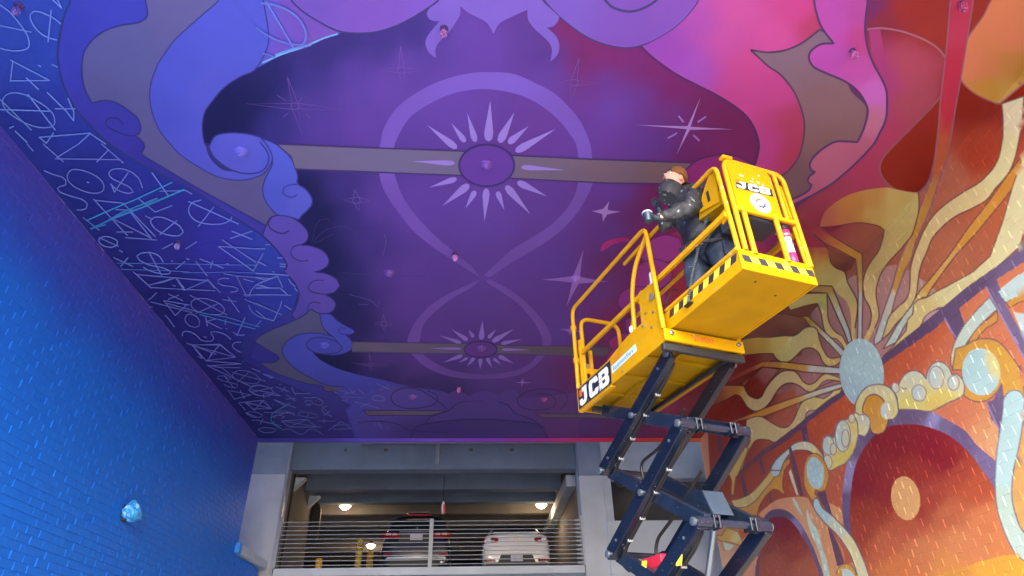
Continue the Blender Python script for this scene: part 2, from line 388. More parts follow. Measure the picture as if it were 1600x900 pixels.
# ---- gold bars, hourglass, medallions
GB = [(440,240,(110,106,142)),(600,250,(112,106,148)),(700,255,(112,104,146)),(850,262,(112,100,132)),(950,268,(116,98,122)),(1060,270,(122,100,112))]
HG = [(760,130,(120,94,202)),(610,210,(118,90,196)),(910,210,(118,88,194)),(640,340,(114,84,184)),(890,330,(112,82,178)),(740,425,(108,78,170)),(660,500,(110,78,168)),(840,500,(108,76,164)),(755,588,(104,72,156))]
fill('painted_hourglass', T('750,433 732,422 705,405 675,385 645,360 625,335 607,310 597,290 591,262 591,240 594,225 600,200 617,172 640,152 675,132 712,119 750,113 800,115 837,130 865,145 887,165 907,190 922,225 926,262 926,286 922,297 907,325 882,355 850,380 800,410 764,433 756,430 800,390 825,375 860,352 885,327 899,302 904,280 904,250 900,225 892,212 877,192 855,172 830,156 800,145 755,139 712,145 675,160 642,182 625,207 617,225 613,245 614,262 622,290 632,312 650,337 675,364 710,394 737,417'), HG)
fill('painted_hourglass', T('752,436 722,449 687,467 662,487 645,510 637,530 638,545 646,556 660,570 680,581 712,590 755,592 800,589 830,576 850,557 860,541 861,525 850,503 825,475 800,455 765,436 759,440 800,467 820,485 837,507 846,525 847,540 838,557 825,570 800,580 755,585 712,580 680,567 662,554 655,541 656,530 662,507 680,487 705,467 735,450'), HG)
fill('painted_bar', T('432,225 550,230 720,236 801,243 925,249 1100,255 1100,290 1040,287 950,286 806,279 717,274 612,270 461,264 455,245'), GB, (72,58,118), 2.4, smooth=False)
fill('painted_bar', T('550,534 725,537 800,540 897,541 960,543 960,556 897,556 800,553 725,553 550,550'), [(560,542,(104,96,124)),(700,545,(100,90,120)),(940,550,(92,80,96))], (76,64,110), 1.4, smooth=False)
PT = (150,128,222)
for t, b, w in (((766,157),(763,221),14),((730,177),(743,222),10),((705,192),(727,222),9),((667,195),(714,232),11),((643,252),(711,255),8),((670,293),(714,279),9),((691,322),(733,288),12),((727,326),(743,298),9),((757,347),(760,294),11),((788,328),(777,299),9),((829,335),(790,290),12),((855,307),(808,284),11),((883,266),(814,261),8),((869,201),(805,237),12),((826,197),(794,224),11),((804,175),(780,223),13)):
    petal(t, b, w, PT)
P2 = (136,110,200)
for t, b, w in (((754,501),(752,531),9),((732,515),(740,527),6),((705,514),(731,532),7),((686,524),(721,536),6),((671,544),(721,545),4),((691,567),(723,555),6),((716,567),(731,559),4),((730,572),(741,559),6),((750,577),(751,560),7),((769,575),(761,559),6),((783,570),(771,560),5),((803,568),(779,556),7),((829,547),(784,546),4),((775,515),(763,528),6),((803,514),(769,534),8),((815,530),(783,537),6)):
    petal(t, b, w, P2)
fill('painted_disc', ell(760.5,258.5,43,32.5), (100,62,166), (64,50,118), 3.2)
fill('painted_disc', ell(751,546,26,12.5), (94,58,142), (60,46,106), 2.0)

# ---- crown ornament and top circles
ORN = (122,98,204)
fill('painted_lobe', T('447,-20 455,0 472,17 495,32 517,44 535,50 560,52 587,50 615,42 640,30 665,15 685,0 700,-20'), [(460,0,(112,86,192)),(600,20,(122,86,192)),(660,0,(124,90,200))], (62,62,124), 2.6)
fill('painted_lobe', T('835,-30 850,0 875,27 900,47 925,62 955,72 980,75 1000,72 1025,62 1050,47 1070,30 1085,12 1092,0 1100,-30'), [(880,20,(118,92,198)),(980,50,(122,84,190)),(1060,20,(126,84,190))], (66,62,120), 2.4)
stroke('painted_curl', T('944,-2 955,10 970,16 985,18 1000,15 1020,5 1030,-4'), 4.0, (70,66,122))
fill('painted_ornament', T('695,-25 687,0 672,12 667,21 671,30 680,33 687,33 675,47 666,60 665,70 670,82 682,91 680,80 685,67 700,52 712,35 719,22 719,9 732,20 750,29 762,37 771,53 780,37 800,26 824,15 825,30 835,45 852,60 861,72 862,85 859,97 870,87 874,75 872,62 865,52 854,43 865,41 872,32 874,26 862,15 847,0 842,-25'), ORN)

# ---- stars
star4((1076,200),(1095,151),(1146,202),(1057,242),(993,195),3.4,(176,138,222))
for a in ('1060,181 1068,191','1103,182 1090,191','1058,208 1043,216','1083,211 1093,220'):
    stroke('painted_dash', T(a), 2.6, (160,122,210), smooth=False)
star4((945,331),(952,314),(970,331),(942,347),(925,330),5.5,(160,128,208))
star4((900,437),(912,389),(950,440),(885,479),(846,437),7.5,(142,104,194))
star4((892,517),(898,505),(912,518),(890,524),(875,514),3.5,(134,100,190))
star4((816,597.5),(818,589),(832,598),(815,606),(804,598),1.8,(146,110,190))
faint((461,166),(449,120),(537,172),(472,210),(385,162),6.5)
for a in ('433,149 446,157','472,152 468,159','442,183 450,177','478,178 484,183'): stroke('painted_sketch_star', T(a), 1.0, (110,90,170), smooth=False)
faint((627,110),(626,72),(660,110),(631,141),(595,108),6)
faint((897,129),(905,90),(935,130),(891,161),(870,129),6,(118,84,165))
faint((557,313),(554,296),(579,314),(561,330),(536,312),6,(104,86,166))
faint((600,506),(599,490),(613,507),(601,518),(585,505),4,(108,82,162))
faint((579,570),(577,552),(610,571),(582,581),(547,567),2.5,(104,78,150))
for a in ('487,379 494,352 500,344 510,342 514,343','490,378 505,362 530,354 552,360 564,372 565,378','492,380 520,366','535,426 560,428 610,430 665,432','575,408 590,412','580,425 585,438'): stroke('painted_sketch_line', T(a), 0.9, (66,62,128))
for a in ('600,365 603,378 598,400','545,460 580,470 590,480 593,470','560,475 575,476'): stroke('painted_sketch_line', T(a), 1.0, (98,78,160))
fill('painted_crescent', T('938,393 942,381 955,374 975,371 990,377 972,378 955,383 944,391'), [(940,390,(168,50,130)),(985,376,(150,42,120))])

# ---- lobes of the right scroll, half hidden by the lift
PL_ = [(1040,380,(150,60,148)),(1010,440,(146,56,140)),(970,480,(134,52,138)),(950,550,(150,44,112)),(1060,500,(150,48,84)),(1080,430,(158,54,96))]
fill('painted_scroll', T('1048,366 1090,356 1180,330 1200,420 1150,470 1080,520 1020,580 985,575 1000,500 1000,440 1010,400'), [(1080,400,(150,50,84)),(1050,470,(148,44,70)),(1100,360,(140,46,110)),(1040,540,(140,40,62))])
for q in ('1000,392 1015,376 1040,367 1062,372 1066,392 1048,408 1018,410 1002,404','984,436 996,416 1022,405 1046,412 1050,432 1034,450 1004,452 988,446','966,466 978,452 1004,448 1040,456 1042,480 1016,494 984,490 968,480','976,500 1000,492 1030,500 1030,516 1004,526 980,518','950,534 966,522 992,522 1004,536 984,548 956,546','947,560 954,548 975,541 1000,548 1004,564 976,578 952,572'):
    fill('painted_lobe', T(q), PL_, (92,46,108), 1.8)
fill('painted_lobe', T('1070,267 1087,252 1107,245 1137,242 1162,249 1180,264 1176,300 1120,316 1080,300'), [(1090,262,(142,48,132)),(1150,260,(150,50,110)),(1120,300,(140,44,110))], (84,50,106), 2.6)
# ---- graffiti glyphs
GLY = []
def g(s, ox=0, oy=0, k=1.0, w=2.0, c=(132,142,240), sm=False, closed=False):
    P = T(s, ox, oy, k); P = catmull(P, closed=closed, corner=75) if sm else np.array(P)
    if closed: P = np.vstack([P, P[:1]])
    GLY.append((P, w, c))
a = dict(ox=0, oy=0, k=.25, w=2.6, c=(128,158,250))
for s in ('65,375 310,503 65,505 80,385','165,487 240,558','295,578 410,690 460,755 462,700 425,615','345,680 470,680','0,160 195,200','175,590 345,812','0,620 195,812','0,685 320,695','320,65 300,262','240,408 255,415','325,403 360,420','245,858 560,832 660,900','245,858 290,895 335,830','565,832 490,900','60,800 85,790','95,820 170,890','330,0 385,50 360,0'): g(s, **a)
for s in ('0,30 60,75 120,145 165,210 182,260 178,295 150,312 90,318 30,310 0,300','190,120 188,90 210,72 250,75 300,95 345,120 380,150','190,120 210,160 250,205 300,235 355,250'): g(s, sm=True, **a)
g('15,640 30,600 80,580 150,590 220,625 290,670 335,720 340,775 310,795 240,795 160,770 90,730 40,690', sm=True, closed=True, **a)
b = dict(ox=0, oy=225, k=.25, w=2.4, c=(132,146,244))
for s in ('270,0 395,110','355,85 490,0','345,92 745,98','635,0 770,118','680,35 605,112','170,0 208,45','545,238 556,242','695,250 715,300 800,180','585,345 795,570','600,352 770,370 970,578','690,460 940,585','785,585 980,600','725,410 845,415','810,420 945,590','520,460 620,538','730,550 830,550','910,450 940,465 945,465','1000,565 1105,480','870,345 970,425 1075,385','985,340 910,375','1180,360 1490,500','1335,395 1240,515','1450,545 1575,595','1440,590 1575,545','1015,655 1080,622','1160,655 1230,610','745,665 765,675','710,710 830,765','755,765 800,710','1070,730 1080,733','1100,780 1155,735','1225,735 1295,825','1250,718 1395,775','1315,775 1330,730','1165,715 1180,722','1415,748 1430,752','1365,640 1600,655','1365,640 1585,795','1390,600 1600,740','1585,795 1600,760','930,675 1010,820','835,800 940,895','850,815 1300,855','940,880 1100,835 1150,900','1300,850 1340,900','1090,885 1096,888','1000,295 1160,290 1200,312','950,180 1050,320','620,585 740,640'): g(s, **b)
for s in ('275,165 330,190 385,205 412,230 410,255 375,265 358,278 375,300 440,325 510,345 545,375 540,400 510,412 480,412','890,275 870,220 820,175 760,155 700,160 680,185 700,215 750,240 810,270 832,300 800,308 740,290 690,250','1020,740 1000,705 950,680 880,682 855,700 870,725 930,755 1020,775 1065,795 1060,810 1010,812 930,790 895,768','1258,350 1205,365 1180,400 1185,440 1225,480 1300,500 1390,498 1440,475 1450,455'): g(s, sm=True, **b)
g('420,200 440,165 490,160 560,180 620,215 650,260 640,295 600,308 540,300 470,270 430,235', sm=True, closed=True, **b)
g('940,480 960,460 1010,458 1070,480 1125,515 1145,550 1120,572 1070,572 1010,555 960,520', sm=True, closed=True, **b)
g('615,600 640,580 690,582 735,608 730,632 700,645 655,640 625,620', sm=True, closed=True, **b)
cy = (72,168,232)
g('550,475 660,425 850,345 1075,240', 0, 225, .25, 2.6, cy); g('570,530 700,468 880,400 1150,285', 0, 225, .25, 3.2, cy); g('610,515 760,430 980,340', 0, 225, .25, 3.6, (78,158,228)); g('565,528 660,505', 0, 225, .25, 2.4, cy)
for s in ('730,745 1100,748 1390,755 1600,757','755,783 980,790 1180,798','1145,805 1450,800 1600,806'): g(s, 0, 225, .25, 1.6, (96,140,232))
c1 = dict(ox=180, oy=420, k=.15, w=2.0, c=(132,140,238))
for s in ('195,35 375,200','235,60 630,95 720,225','360,165 500,140 630,92','375,195 725,215 1040,228','625,95 960,120 725,222','960,108 1095,248','600,172 620,180','345,325 380,300 430,250','555,262 705,332','550,318 660,275','505,330 625,485 750,370','505,330 770,378','370,345 530,385 800,455','540,360 850,445','780,275 1165,480','840,465 1075,360','940,490 960,595','950,548 1045,522','955,550 1110,625','1150,530 1145,578','1155,622 1162,628','1120,320 1265,340','1175,292 1290,450','1350,510 1270,690','1230,660 1270,692 1345,688','925,710 950,715','745,775 805,795 900,920','800,792 1090,792 1235,905','820,800 1050,890','1090,790 990,900','1265,75 1370,295','1340,272 1600,272','1350,318 1600,420','1130,50 1260,75 1600,98','1335,105 1440,135','1520,168 1600,200','360,395 395,400','520,485 560,525 615,605'): g(s, **c1)
for s in ('700,700 700,668 725,650 790,660 850,695 890,740 950,755 1010,750 1028,720 1005,685 995,660 1040,655 1110,670 1170,700 1205,740','1185,102 1120,98 1070,120 1075,150 1130,175 1220,185 1280,210 1265,235 1200,242','1395,290 1420,220 1500,150 1600,110','1310,765 1250,765 1220,795 1235,830 1305,870','1390,380 1420,440 1500,500 1600,525'): g(s, sm=True, **c1)
g('790,345 830,315 920,308 1030,335 1110,380 1140,430 1125,465 1060,478 960,470 860,445 800,400', sm=True, closed=True, **c1)
g('725,520 745,480 800,472 850,500 880,550 870,600 830,610 770,590 735,555', sm=True, closed=True, **c1)
for s in ('850,450 1150,500 1500,605','880,475 1200,560 1460,628'): g(s, 180, 420, .15, 1.6, (88,150,235))
c2 = dict(ox=400, oy=225, k=.25, w=2.2, c=(136,150,246))
for s in ('0,655 55,655','60,630 85,628','0,765 45,685','10,735 60,760','105,798 115,800','0,808 205,820','0,835 60,850 135,825 165,895','135,825 0,880','135,712 165,712','150,750 185,752','150,765 185,767','0,880 60,895'): g(s, **c2)
g('205,845 220,870 245,890', 400, 225, .25, 2, (136,150,246), True)
c3 = dict(ox=400, oy=450, k=.25, w=2.0, c=(132,150,244))
for s in ('0,40 220,45','0,0 150,0 195,40','0,95 160,168','160,85 150,120 110,205','0,140 60,190 110,205','180,110 220,135','0,240 30,205','240,0 260,20'): g(s, **c3)
c4 = dict(ox=220, oy=530, k=.15, w=1.7, c=(124,130,226))
for s in ('480,42 540,60 685,230 825,50 540,60','825,50 985,188 685,222','545,65 985,188','690,225 1040,255 700,278 1140,490','765,290 1030,298','690,270 850,300 960,390','950,345 1240,420 1300,438','1140,335 1005,445','1160,305 1250,340','1270,362 1340,380 1385,400 1345,405','1440,470 1460,470','1410,495 1535,545','1465,545 1500,500','1570,505 1600,560','910,530 975,625 1145,580 930,535','1035,535 1080,615','1210,605 1216,610','870,380 975,512','1150,555 1380,500','1130,520 1400,565 1450,590','1275,570 1282,608','1020,660 1285,635 1180,740 1095,655','1290,640 1360,725 1180,722','1095,655 1360,720','1020,665 1090,738','1370,680 1376,684','1390,632 1520,700','1515,575 1600,640','1345,765 1600,770','1105,770 1215,815','1245,885 1275,825','1165,845 1180,848','595,180 640,200','1060,230 1066,233'): g(s, **c4)
for s in ('940,420 870,385 810,385 795,405 840,430 950,455 1010,475 1000,500 930,500 865,470',): g(s, sm=True, **c4)
g('955,375 1000,330 1100,330 1200,370 1245,420 1220,455 1140,460 1040,440 970,405', sm=True, closed=True, **c4)
g('1125,530 1150,490 1230,475 1330,500 1385,545 1350,585 1260,592 1170,570', sm=True, closed=True, **c4)
g('1090,770 1130,755 1220,765 1275,795 1240,812 1160,808', sm=True, closed=True, **c4)
c5 = dict(ox=380, oy=560, k=.15, w=1.6, c=(128,132,224))
for s in ('90,105 180,142','210,165 300,205','375,270 395,272','340,295 475,345','400,345 440,300','510,305 545,380 545,365 695,365','445,375 545,442','445,425 550,415','635,410 750,408','755,440 760,443','325,430 550,515','480,465 400,520','840,600 905,545','820,500 925,608','680,565 668,615','765,650 960,655','845,630 840,670','395,650 485,715 805,715','395,650 660,635 765,712','490,710 665,635','410,650 760,712','885,752 1020,660 1130,730 940,740','940,695 1110,690','1190,720 1200,722','300,610 480,555','215,562 400,565','130,640 390,700','320,655 322,690','1370,670 1375,700','1410,675 1445,730','1495,728 1502,730','1340,350 1350,352','1155,450 1420,520','1215,505 1325,465','1395,262 1470,300 1520,318','1415,332 1525,275','1035,400 1265,408','1030,435 1060,440 1090,455','1060,440 1075,425','955,350 975,365','1000,330 1110,365 1130,345 1180,375','1050,375 1090,360','1110,315 1145,375','1150,335 1165,350','1195,320 1265,378 1240,350','1190,375 1196,378','20,460 120,540 200,440 0,455','120,525 290,522 200,445','20,460 280,520','220,365 380,390'): g(s, **c5)
for s in ('400,750 440,735 490,738 540,765 600,792 640,780 680,740 740,740 790,765 830,795','875,495 830,510 818,540 840,570 925,608','640,460 650,440 710,445 740,465 690,480 650,478 700,490','755,400 820,440 835,470 800,488 740,478','340,550 430,545 500,565 540,592','330,625 310,600 370,590 430,610 400,630'): g(s, sm=True, **c5)
g('565,580 600,558 680,562 760,585 790,605 740,618 660,610 590,595', sm=True, closed=True, **c5)
g('155,740 200,720 290,725 345,745 310,768 210,770', sm=True, closed=True, **c5)
g('1340,415 1370,388 1430,390 1475,420 1460,442 1400,442 1350,430', sm=True, closed=True, **c5)
g('60,320 110,290 200,285 290,315 318,355 270,388 180,385 90,355', sm=True, closed=True, **c5)
g('485,465 400,515 310,570 288,620 310,680 400,732', 380, 560, .15, 2.2, (80,150,222), True)
g('65,10 235,300', 400, 0, .25, 2.6, (132,150,248)); g('0,170 60,215 130,250 210,275 265,280 295,275', 400, 0, .25, 3.0, (122,146,246), True); g('30,20 100,28 180,55 250,100 295,160 312,215 305,260 285,285', 400, 0, .25, 4.0, (120,146,248), True); g('40,335 80,340 115,360', 400, 0, .25, 2.4, (116,140,244), True)
for P, w, c in GLY:
    ITEMS.append(dict(k='l', name='graffiti', line=P, w=np.full(len(P), w * .78), col=(c[0] * .88, c[1] * .92, c[2] * .96), zone='C'))

# ---- pink zone and right frame
PNK = [(1030,60,(142,74,188)),(1080,110,(156,82,192)),(1060,90,(148,74,188)),(1130,60,(184,82,168)),(1170,110,(190,76,152)),(1150,170,(186,72,150)),(1100,40,(164,80,180)),(1250,10,(192,72,152)),(1270,45,(172,66,112)),(1215,60,(196,82,165)),(1220,140,(186,72,150)),(1240,190,(166,64,105)),(1200,230,(178,68,150)),(1235,240,(164,58,92)),(1150,20,(190,84,165))]
fill('painted_scroll', T('1092,-40 1092,0 1085,12 1070,30 1050,47 1025,62 1001,73 1020,90 1055,115 1087,132 1117,147 1142,162 1165,180 1177,197 1184,215 1186,235 1182,252 1175,275 1180,300 1260,290 1290,200 1300,-40'), PNK)
stroke('painted_outline', T('1002,73 1020,90 1055,115 1087,132 1117,147 1142,162 1165,180 1177,197 1184,215 1186,230 1182,250 1174,272'), 3.2, (86,48,106))
RT = [(1200,95,(128,108,132)),(1280,90,(130,108,130)),(1290,170,(132,104,118)),(1300,220,(128,98,106)),(1240,290,(112,86,100)),(1280,60,(126,108,135))]
fill('painted_taupe', T('1173,78 1200,82 1225,79 1250,69 1270,55 1281,46 1300,60 1330,140 1355,170 1340,222 1290,300 1238,318 1220,300 1220,277 1232,267 1247,247 1254,225 1257,195 1252,170 1240,142 1220,117 1200,103'), RT, (82,66,100), 2.8)
stroke('painted_outline', T('1200,82 1225,79 1250,69 1270,55 1281,46'), 3, (84,64,108))
FB = [(1310,30,(176,82,186)),(1340,20,(172,78,168)),(1300,90,(178,82,190)),(1340,110,(182,84,178)),(1365,150,(190,106,206)),(1362,185,(178,112,150)),(1345,235,(172,96,134)),(1300,260,(172,100,136)),(1260,310,(168,92,128)),(1345,60,(178,72,150))]
fill('painted_band', T('1272,-40 1272,0 1275,17 1281,37 1290,52 1303,68 1290,68 1280,70 1267,80 1264,92 1272,105 1295,116 1320,127 1340,142 1352,160 1356,175 1350,200 1340,222 1322,221 1307,221 1297,225 1282,235 1270,247 1265,257 1268,266 1274,269 1264,276 1262,284 1268,289 1264,297 1250,306 1236,312 1220,322 1225,330 1237,322 1250,315 1275,302 1300,287 1330,262 1355,237 1366,224 1375,207 1384,187 1386,165 1385,142 1377,122 1365,100 1356,75 1352,50 1353,25 1356,0 1358,-40'), FB, (84,60,112), 3.4)

# ---- right of the frame: crimson, leaves, flames and rays (ceiling and wall share these)
R = dict(zone='R')
RG = [(1370,20,(116,46,98)),(1400,25,(140,48,58)),(1450,40,(146,52,52)),(1500,20,(146,52,48)),(1380,120,(160,66,130)),(1420,100,(168,76,104)),(1440,160,(160,74,98)),(1390,220,(164,62,104)),(1340,270,(160,58,100)),(1300,300,(148,60,88)),(1260,330,(136,58,82)),(1250,380,(140,46,76)),(1280,350,(138,44,70)),(1150,520,(112,72,70)),(1250,470,(110,66,62)),(1200,480,(100,56,60)),(1240,500,(116,72,64)),(1560,140,(140,44,34)),(1500,160,(130,34,24)),(1530,240,(168,66,44)),(1480,280,(178,104,80)),(1460,400,(182,110,82)),(1560,300,(184,100,66)),(1400,400,(170,96,74)),(1340,400,(150,88,72)),(1390,370,(150,90,75)),(1200,600,(124,48,44)),(1180,570,(112,36,36)),(1240,620,(176,96,76)),(1180,630,(128,34,26)),(1130,640,(140,48,38)),(1100,600,(118,40,52)),(1080,640,(132,52,76)),(1230,660,(180,98,80)),(1120,680,(150,58,42))]
fill('painted_ground', [(1366,224),(1375,207),(1384,187),(1386,165),(1385,142),(1377,122),(1365,100),(1356,75),(1352,50),(1353,25),(1356,0),(1358,-140),(1900,-140),(1900,760),(1060,760),(1060,560),(1090,500),(1150,470),(1215,370),(1250,320),(1300,287),(1355,237)], RG, smooth=False, **R)
fill('painted_leaf', T('1354,-60 1354,25 1352,46 1375,44 1400,47 1425,54 1450,65 1467,77 1478,90 1488,-60'), [(1365,10,(112,48,104)),(1385,30,(130,48,72)),(1410,20,(144,48,54)),(1460,50,(148,54,52)),(1440,10,(146,50,50))], smooth=False, **R)
stroke('painted_outline', T('1355,46 1375,44 1400,47 1425,54 1450,65 1467,77 1477,90'), 3, (156,104,132), **R)
fill('painted_leaf', T('1357,46 1375,45 1385,100 1395,150 1388,190 1372,222 1366,224 1384,187 1385,142 1365,100'), [(1375,100,(160,64,130)),(1390,170,(158,64,124))], smooth=False, **R)
stroke('painted_outline', T('1358,-40 1356,0 1353,25 1352,50 1356,75 1365,100 1377,122 1385,142 1386,165 1384,187 1375,207 1366,224 1355,237 1330,262 1300,287 1275,302 1250,315 1237,322'), 3.4, (84,60,112), **R)
# dark red bowl between leaf and stem
fill('painted_bowl', T('1470,150 1461,162 1437,187 1412,212 1385,240 1376,255 1376,270 1385,285 1400,296 1420,300 1434,301 1450,285 1460,250 1466,200 1472,150'), [(1450,190,(140,40,36)),(1400,260,(136,40,30)),(1440,280,(130,34,24)),(1460,230,(134,38,26))], (140,90,108), 2.6, **R)
fill('painted_petal_wall', T('1486,60 1512,57 1535,27 1560,0 1620,0 1620,180 1562,162 1550,159 1532,151 1515,140 1502,125 1490,180'), [(1520,20,(140,44,44)),(1495,150,(134,34,24)),(1550,160,(134,32,22))], smooth=False, **R)
fill('painted_petal_wall', T('1559,-10 1535,27 1515,55 1502,82 1500,105 1502,125 1515,140 1532,151 1550,159 1561,162 1600,130 1640,100 1640,-40'), [(1560,30,(206,132,96)),(1520,100,(206,130,98)),(1580,60,(208,132,96)),(1580,100,(188,134,76)),(1545,135,(184,140,62)),(1600,110,(178,130,58)),(1575,140,(190,150,80)),(1540,110,(200,126,88))], (150,100,112), 2.2, **R)
# mauve disc round the sun
fill('painted_halo', T('1160,600 1185,578 1216,562 1252,556 1262,520 1268,488 1300,455 1330,433 1365,420 1402,413 1425,425 1445,440 1480,468 1500,455 1470,560 1346,640 1246,655 1243,608 1200,620'), [(1300,480,(166,122,120)),(1400,450,(182,138,134)),(1260,520,(146,104,100)),(1270,600,(176,122,124)),(1220,580,(150,96,90)),(1350,480,(176,132,130)),(1440,480,(190,150,150))], smooth=False, **R)
OR = (112,72,72); K1 = dict(ox=1240, oy=380, k=.15); K2 = dict(ox=1120, oy=500, k=.15); K3 = dict(ox=1100, oy=600, k=.15); K8 = dict(ox=1240, oy=290, k=.1125)
# vertical stem: pink above, gold below, pale near the sun
fill('painted_stem', T('1488,-60 1485,0 1480,62 1476,100 1469,160 1465,220 1464,225 1460,250 1455,280 1435,332 1419,375 1404,410 1394,448 1379,490 1366,530 1366,540 1380,530 1391,497 1399,464 1413,425 1425,401 1430,380 1452,330 1467,282 1479,252 1485,222 1492,175 1501,125 1512,57 1521,0 1524,-60'),
     [(1500,20,(180,60,96)),(1485,130,(176,48,82)),(1478,190,(176,46,74)),(1474,212,(180,92,64)),(1466,260,(182,98,66)),(1455,300,(190,128,64)),(1440,340,(190,140,66)),(1405,430,(200,152,72)),(1397,447,(204,156,76)),(1390,462,(214,212,190)),(1375,520,(214,216,200))], (142,96,120), 2.2, smooth=False, **R)
# flame cream shape
FL = [(1285,340,(168,92,84)),(1290,352,(166,98,80)),(1320,345,(176,112,72)),(1335,320,(176,122,66)),(1365,305,(180,138,80)),(1360,340,(186,158,92)),(1400,310,(194,172,108)),(1400,350,(194,172,110)),(1385,400,(196,176,114)),(1345,350,(176,126,62)),(1350,470,(216,192,132)),(1360,520,(220,190,128)),(1420,330,(192,172,112))]
fill('painted_flame', T('1281,354 1284,342 1290,330 1303,318 1325,305 1352,297 1386,293 1400,296 1420,300 1435,301 1436,325 1432,345 1425,367 1415,380 1405,392 1390,408 1378,425 1372,440 1369,455 1370,470 1373,485 1373,497 1367,512 1358,530 1350,545 1350,530 1358,512 1361,500 1361,488 1358,478 1351,466 1349,455 1348,443 1352,425 1360,410 1372,393 1377,380 1381,360 1375,354 1360,350 1340,348 1320,351 1300,355'), FL, **R)
stroke('painted_outline', T('1281,355 1300,354 1320,351 1340,348 1360,350 1375,354 1381,359 1378,378 1372,393 1360,410 1352,425 1348,443 1349,455 1351,466 1358,478 1361,488 1361,500 1356,515'), 2, OR, **R)
stroke('painted_outline', T('1435,301 1436,325 1432,345 1425,367 1415,380 1405,392 1390,408 1378,425 1372,440 1369,455 1370,470 1373,485 1373,497 1367,512'), 2, OR, **R)
fill('painted_shadow_leaf', T('1284,355 1320,351 1300,362 1292,361'), (116,38,62), smooth=False, **R)
# bent gold band into the vertical pale ray
fill('painted_ray', T('1274,352 1292,364 1320,381 1347,397 1348,425 1348,461 1347,515 1347,540 1340,540 1340,515 1341,455 1339,425 1337,405 1290,380 1270,367 1248,357 1246,345'), [(1260,352,(138,44,70)),(1285,365,(146,60,66)),(1300,375,(176,106,66)),(1330,395,(188,138,64)),(1343,430,(186,144,76)),(1344,450,(196,170,116)),(1344,465,(206,204,190)),(1344,520,(206,206,200))], OR, 1.8, smooth=False, **R)
# wavy cream strip between stem and gold ray
fill('painted_ray', T('1565,162 1567,185 1567,212 1565,225 1560,247 1550,265 1530,285 1505,300 1480,317 1460,335 1445,357 1432,387 1425,408 1422,425 1422,440 1420,458 1414,470 1402,480 1391,492 1387,500 1378,530 1390,520 1400,506 1415,491 1426,476 1432,459 1434,444 1436,428 1441,410 1449,392 1457,372 1475,352 1495,337 1520,325 1542,312 1555,295 1575,272 1585,250 1591,225 1597,190 1600,150'), [(1580,180,(236,222,176)),(1570,240,(226,210,158)),(1500,320,(216,196,144)),(1430,400,(216,194,140)),(1400,490,(222,194,136))], OR, 2, **R)
fill('painted_ray', T('1620,215 1600,240 1575,272 1547,312 1512,357 1480,403 1450,440 1438,453 1429,468 1424,478 1412,493 1399,512 1392,525 1380,545 1400,535 1412,512 1426,491 1435,476 1441,465 1448,464 1456,450 1475,423 1495,397 1525,365 1570,310 1600,270 1620,250'), [(1580,270,(206,140,62)),(1520,350,(206,148,66)),(1450,450,(212,164,82)),(1440,467,(214,190,120)),(1430,480,(216,218,196)),(1400,520,(214,220,206))], OR, 1.8, smooth=False, **R)
fill('painted_ray', T('1640,160 1600,240 1582,292 1574,320 1567,345 1560,365 1547,400 1520,425 1480,447 1462,456 1448,465 1435,468 1428,475 1426,491 1418,500 1416,516 1392,545 1380,557 1410,532 1438,510 1440,506 1446,495 1457,487 1466,481 1478,480 1510,450 1560,415 1594,385 1600,360 1640,330'), [(1590,320,(224,212,164)),(1500,440,(220,208,160)),(1430,500,(218,198,138))], OR, 1.6, smooth=False, **R)
fill('painted_notch', T('1440,507 1444,497 1452,489 1463,484 1478,481'), (188,156,166), (100,70,100), 1.4, **R)
# left of the vertical ray
fill('painted_flame', T('1258,386 1292,387 1296,399 1299,411 1307,419 1320,425 1324,440 1331,453 1337,464 1340,476 1339,492 1336,512 1337,532 1331,534 1330,512 1330,497 1328,484 1322,470 1309,459 1299,447 1276,445 1262,418'), [(1265,388,(150,76,74)),(1285,392,(160,92,66)),(1280,405,(176,134,64)),(1285,420,(178,160,96)),(1290,435,(180,170,108)),(1320,450,(196,178,116)),(1336,500,(212,184,116))], **R)
stroke('painted_outline', T('1272,366 1292,385 1296,399 1299,411 1307,419 1320,425 1324,440 1331,453 1337,464 1340,476 1339,492 1336,512'), 2, (84,56,64), **R)
fill('painted_shadow_leaf', T('1292,388 1337,405 1330,420 1321,424 1307,418 1299,408'), [(1310,400,(128,78,64)),(1330,410,(118,66,62)),(1320,420,(100,54,52))], smooth=False, **R)
fill('painted_ray', T('1265,446 1300,447 1308,466 1316,487 1327,515 1331,532 1326,537 1319,518 1308,494 1299,473 1292,458 1255,456'), [(1270,450,(156,126,86)),(1295,452,(170,140,84)),(1302,470,(190,172,120)),(1310,490,(204,200,184)),(1325,530,(206,208,200))], (80,54,56), 2, smooth=False, **R)
fill('painted_ray', T('1225,468 1240,465 1260,459 1292,458 1293,480 1294,498 1300,512 1307,520 1316,525 1321,534 1325,541 1320,548 1316,540 1307,530 1298,528 1290,520 1286,508 1283,490 1277,474 1258,478 1235,485'), [(1240,475,(186,176,116)),(1285,470,(178,172,106)),(1290,500,(208,186,124)),(1318,540,(218,192,124))], (96,66,66), 1.8, **R)
fill('painted_ray', T('1225,497 1240,495 1262,494 1270,501 1290,520 1306,535 1320,549 1314,557 1297,538 1279,520 1264,508 1256,499 1225,501'), [(1240,497,(150,104,62)),(1265,500,(186,146,72)),(1278,514,(196,168,106)),(1290,525,(210,204,186)),(1315,552,(212,210,196))], (92,62,64), 1.6, smooth=False, **R)
fill('painted_shadow_leaf', T('170,-20 600,-70 900,-20 960,55 900,90 840,150 790,165 700,150 560,178 400,178 270,160', **K2), [(1180,510,(112,70,66)),(1240,505,(124,84,74)),(1230,520,(104,62,58))], (92,58,66), 1.6, **R)
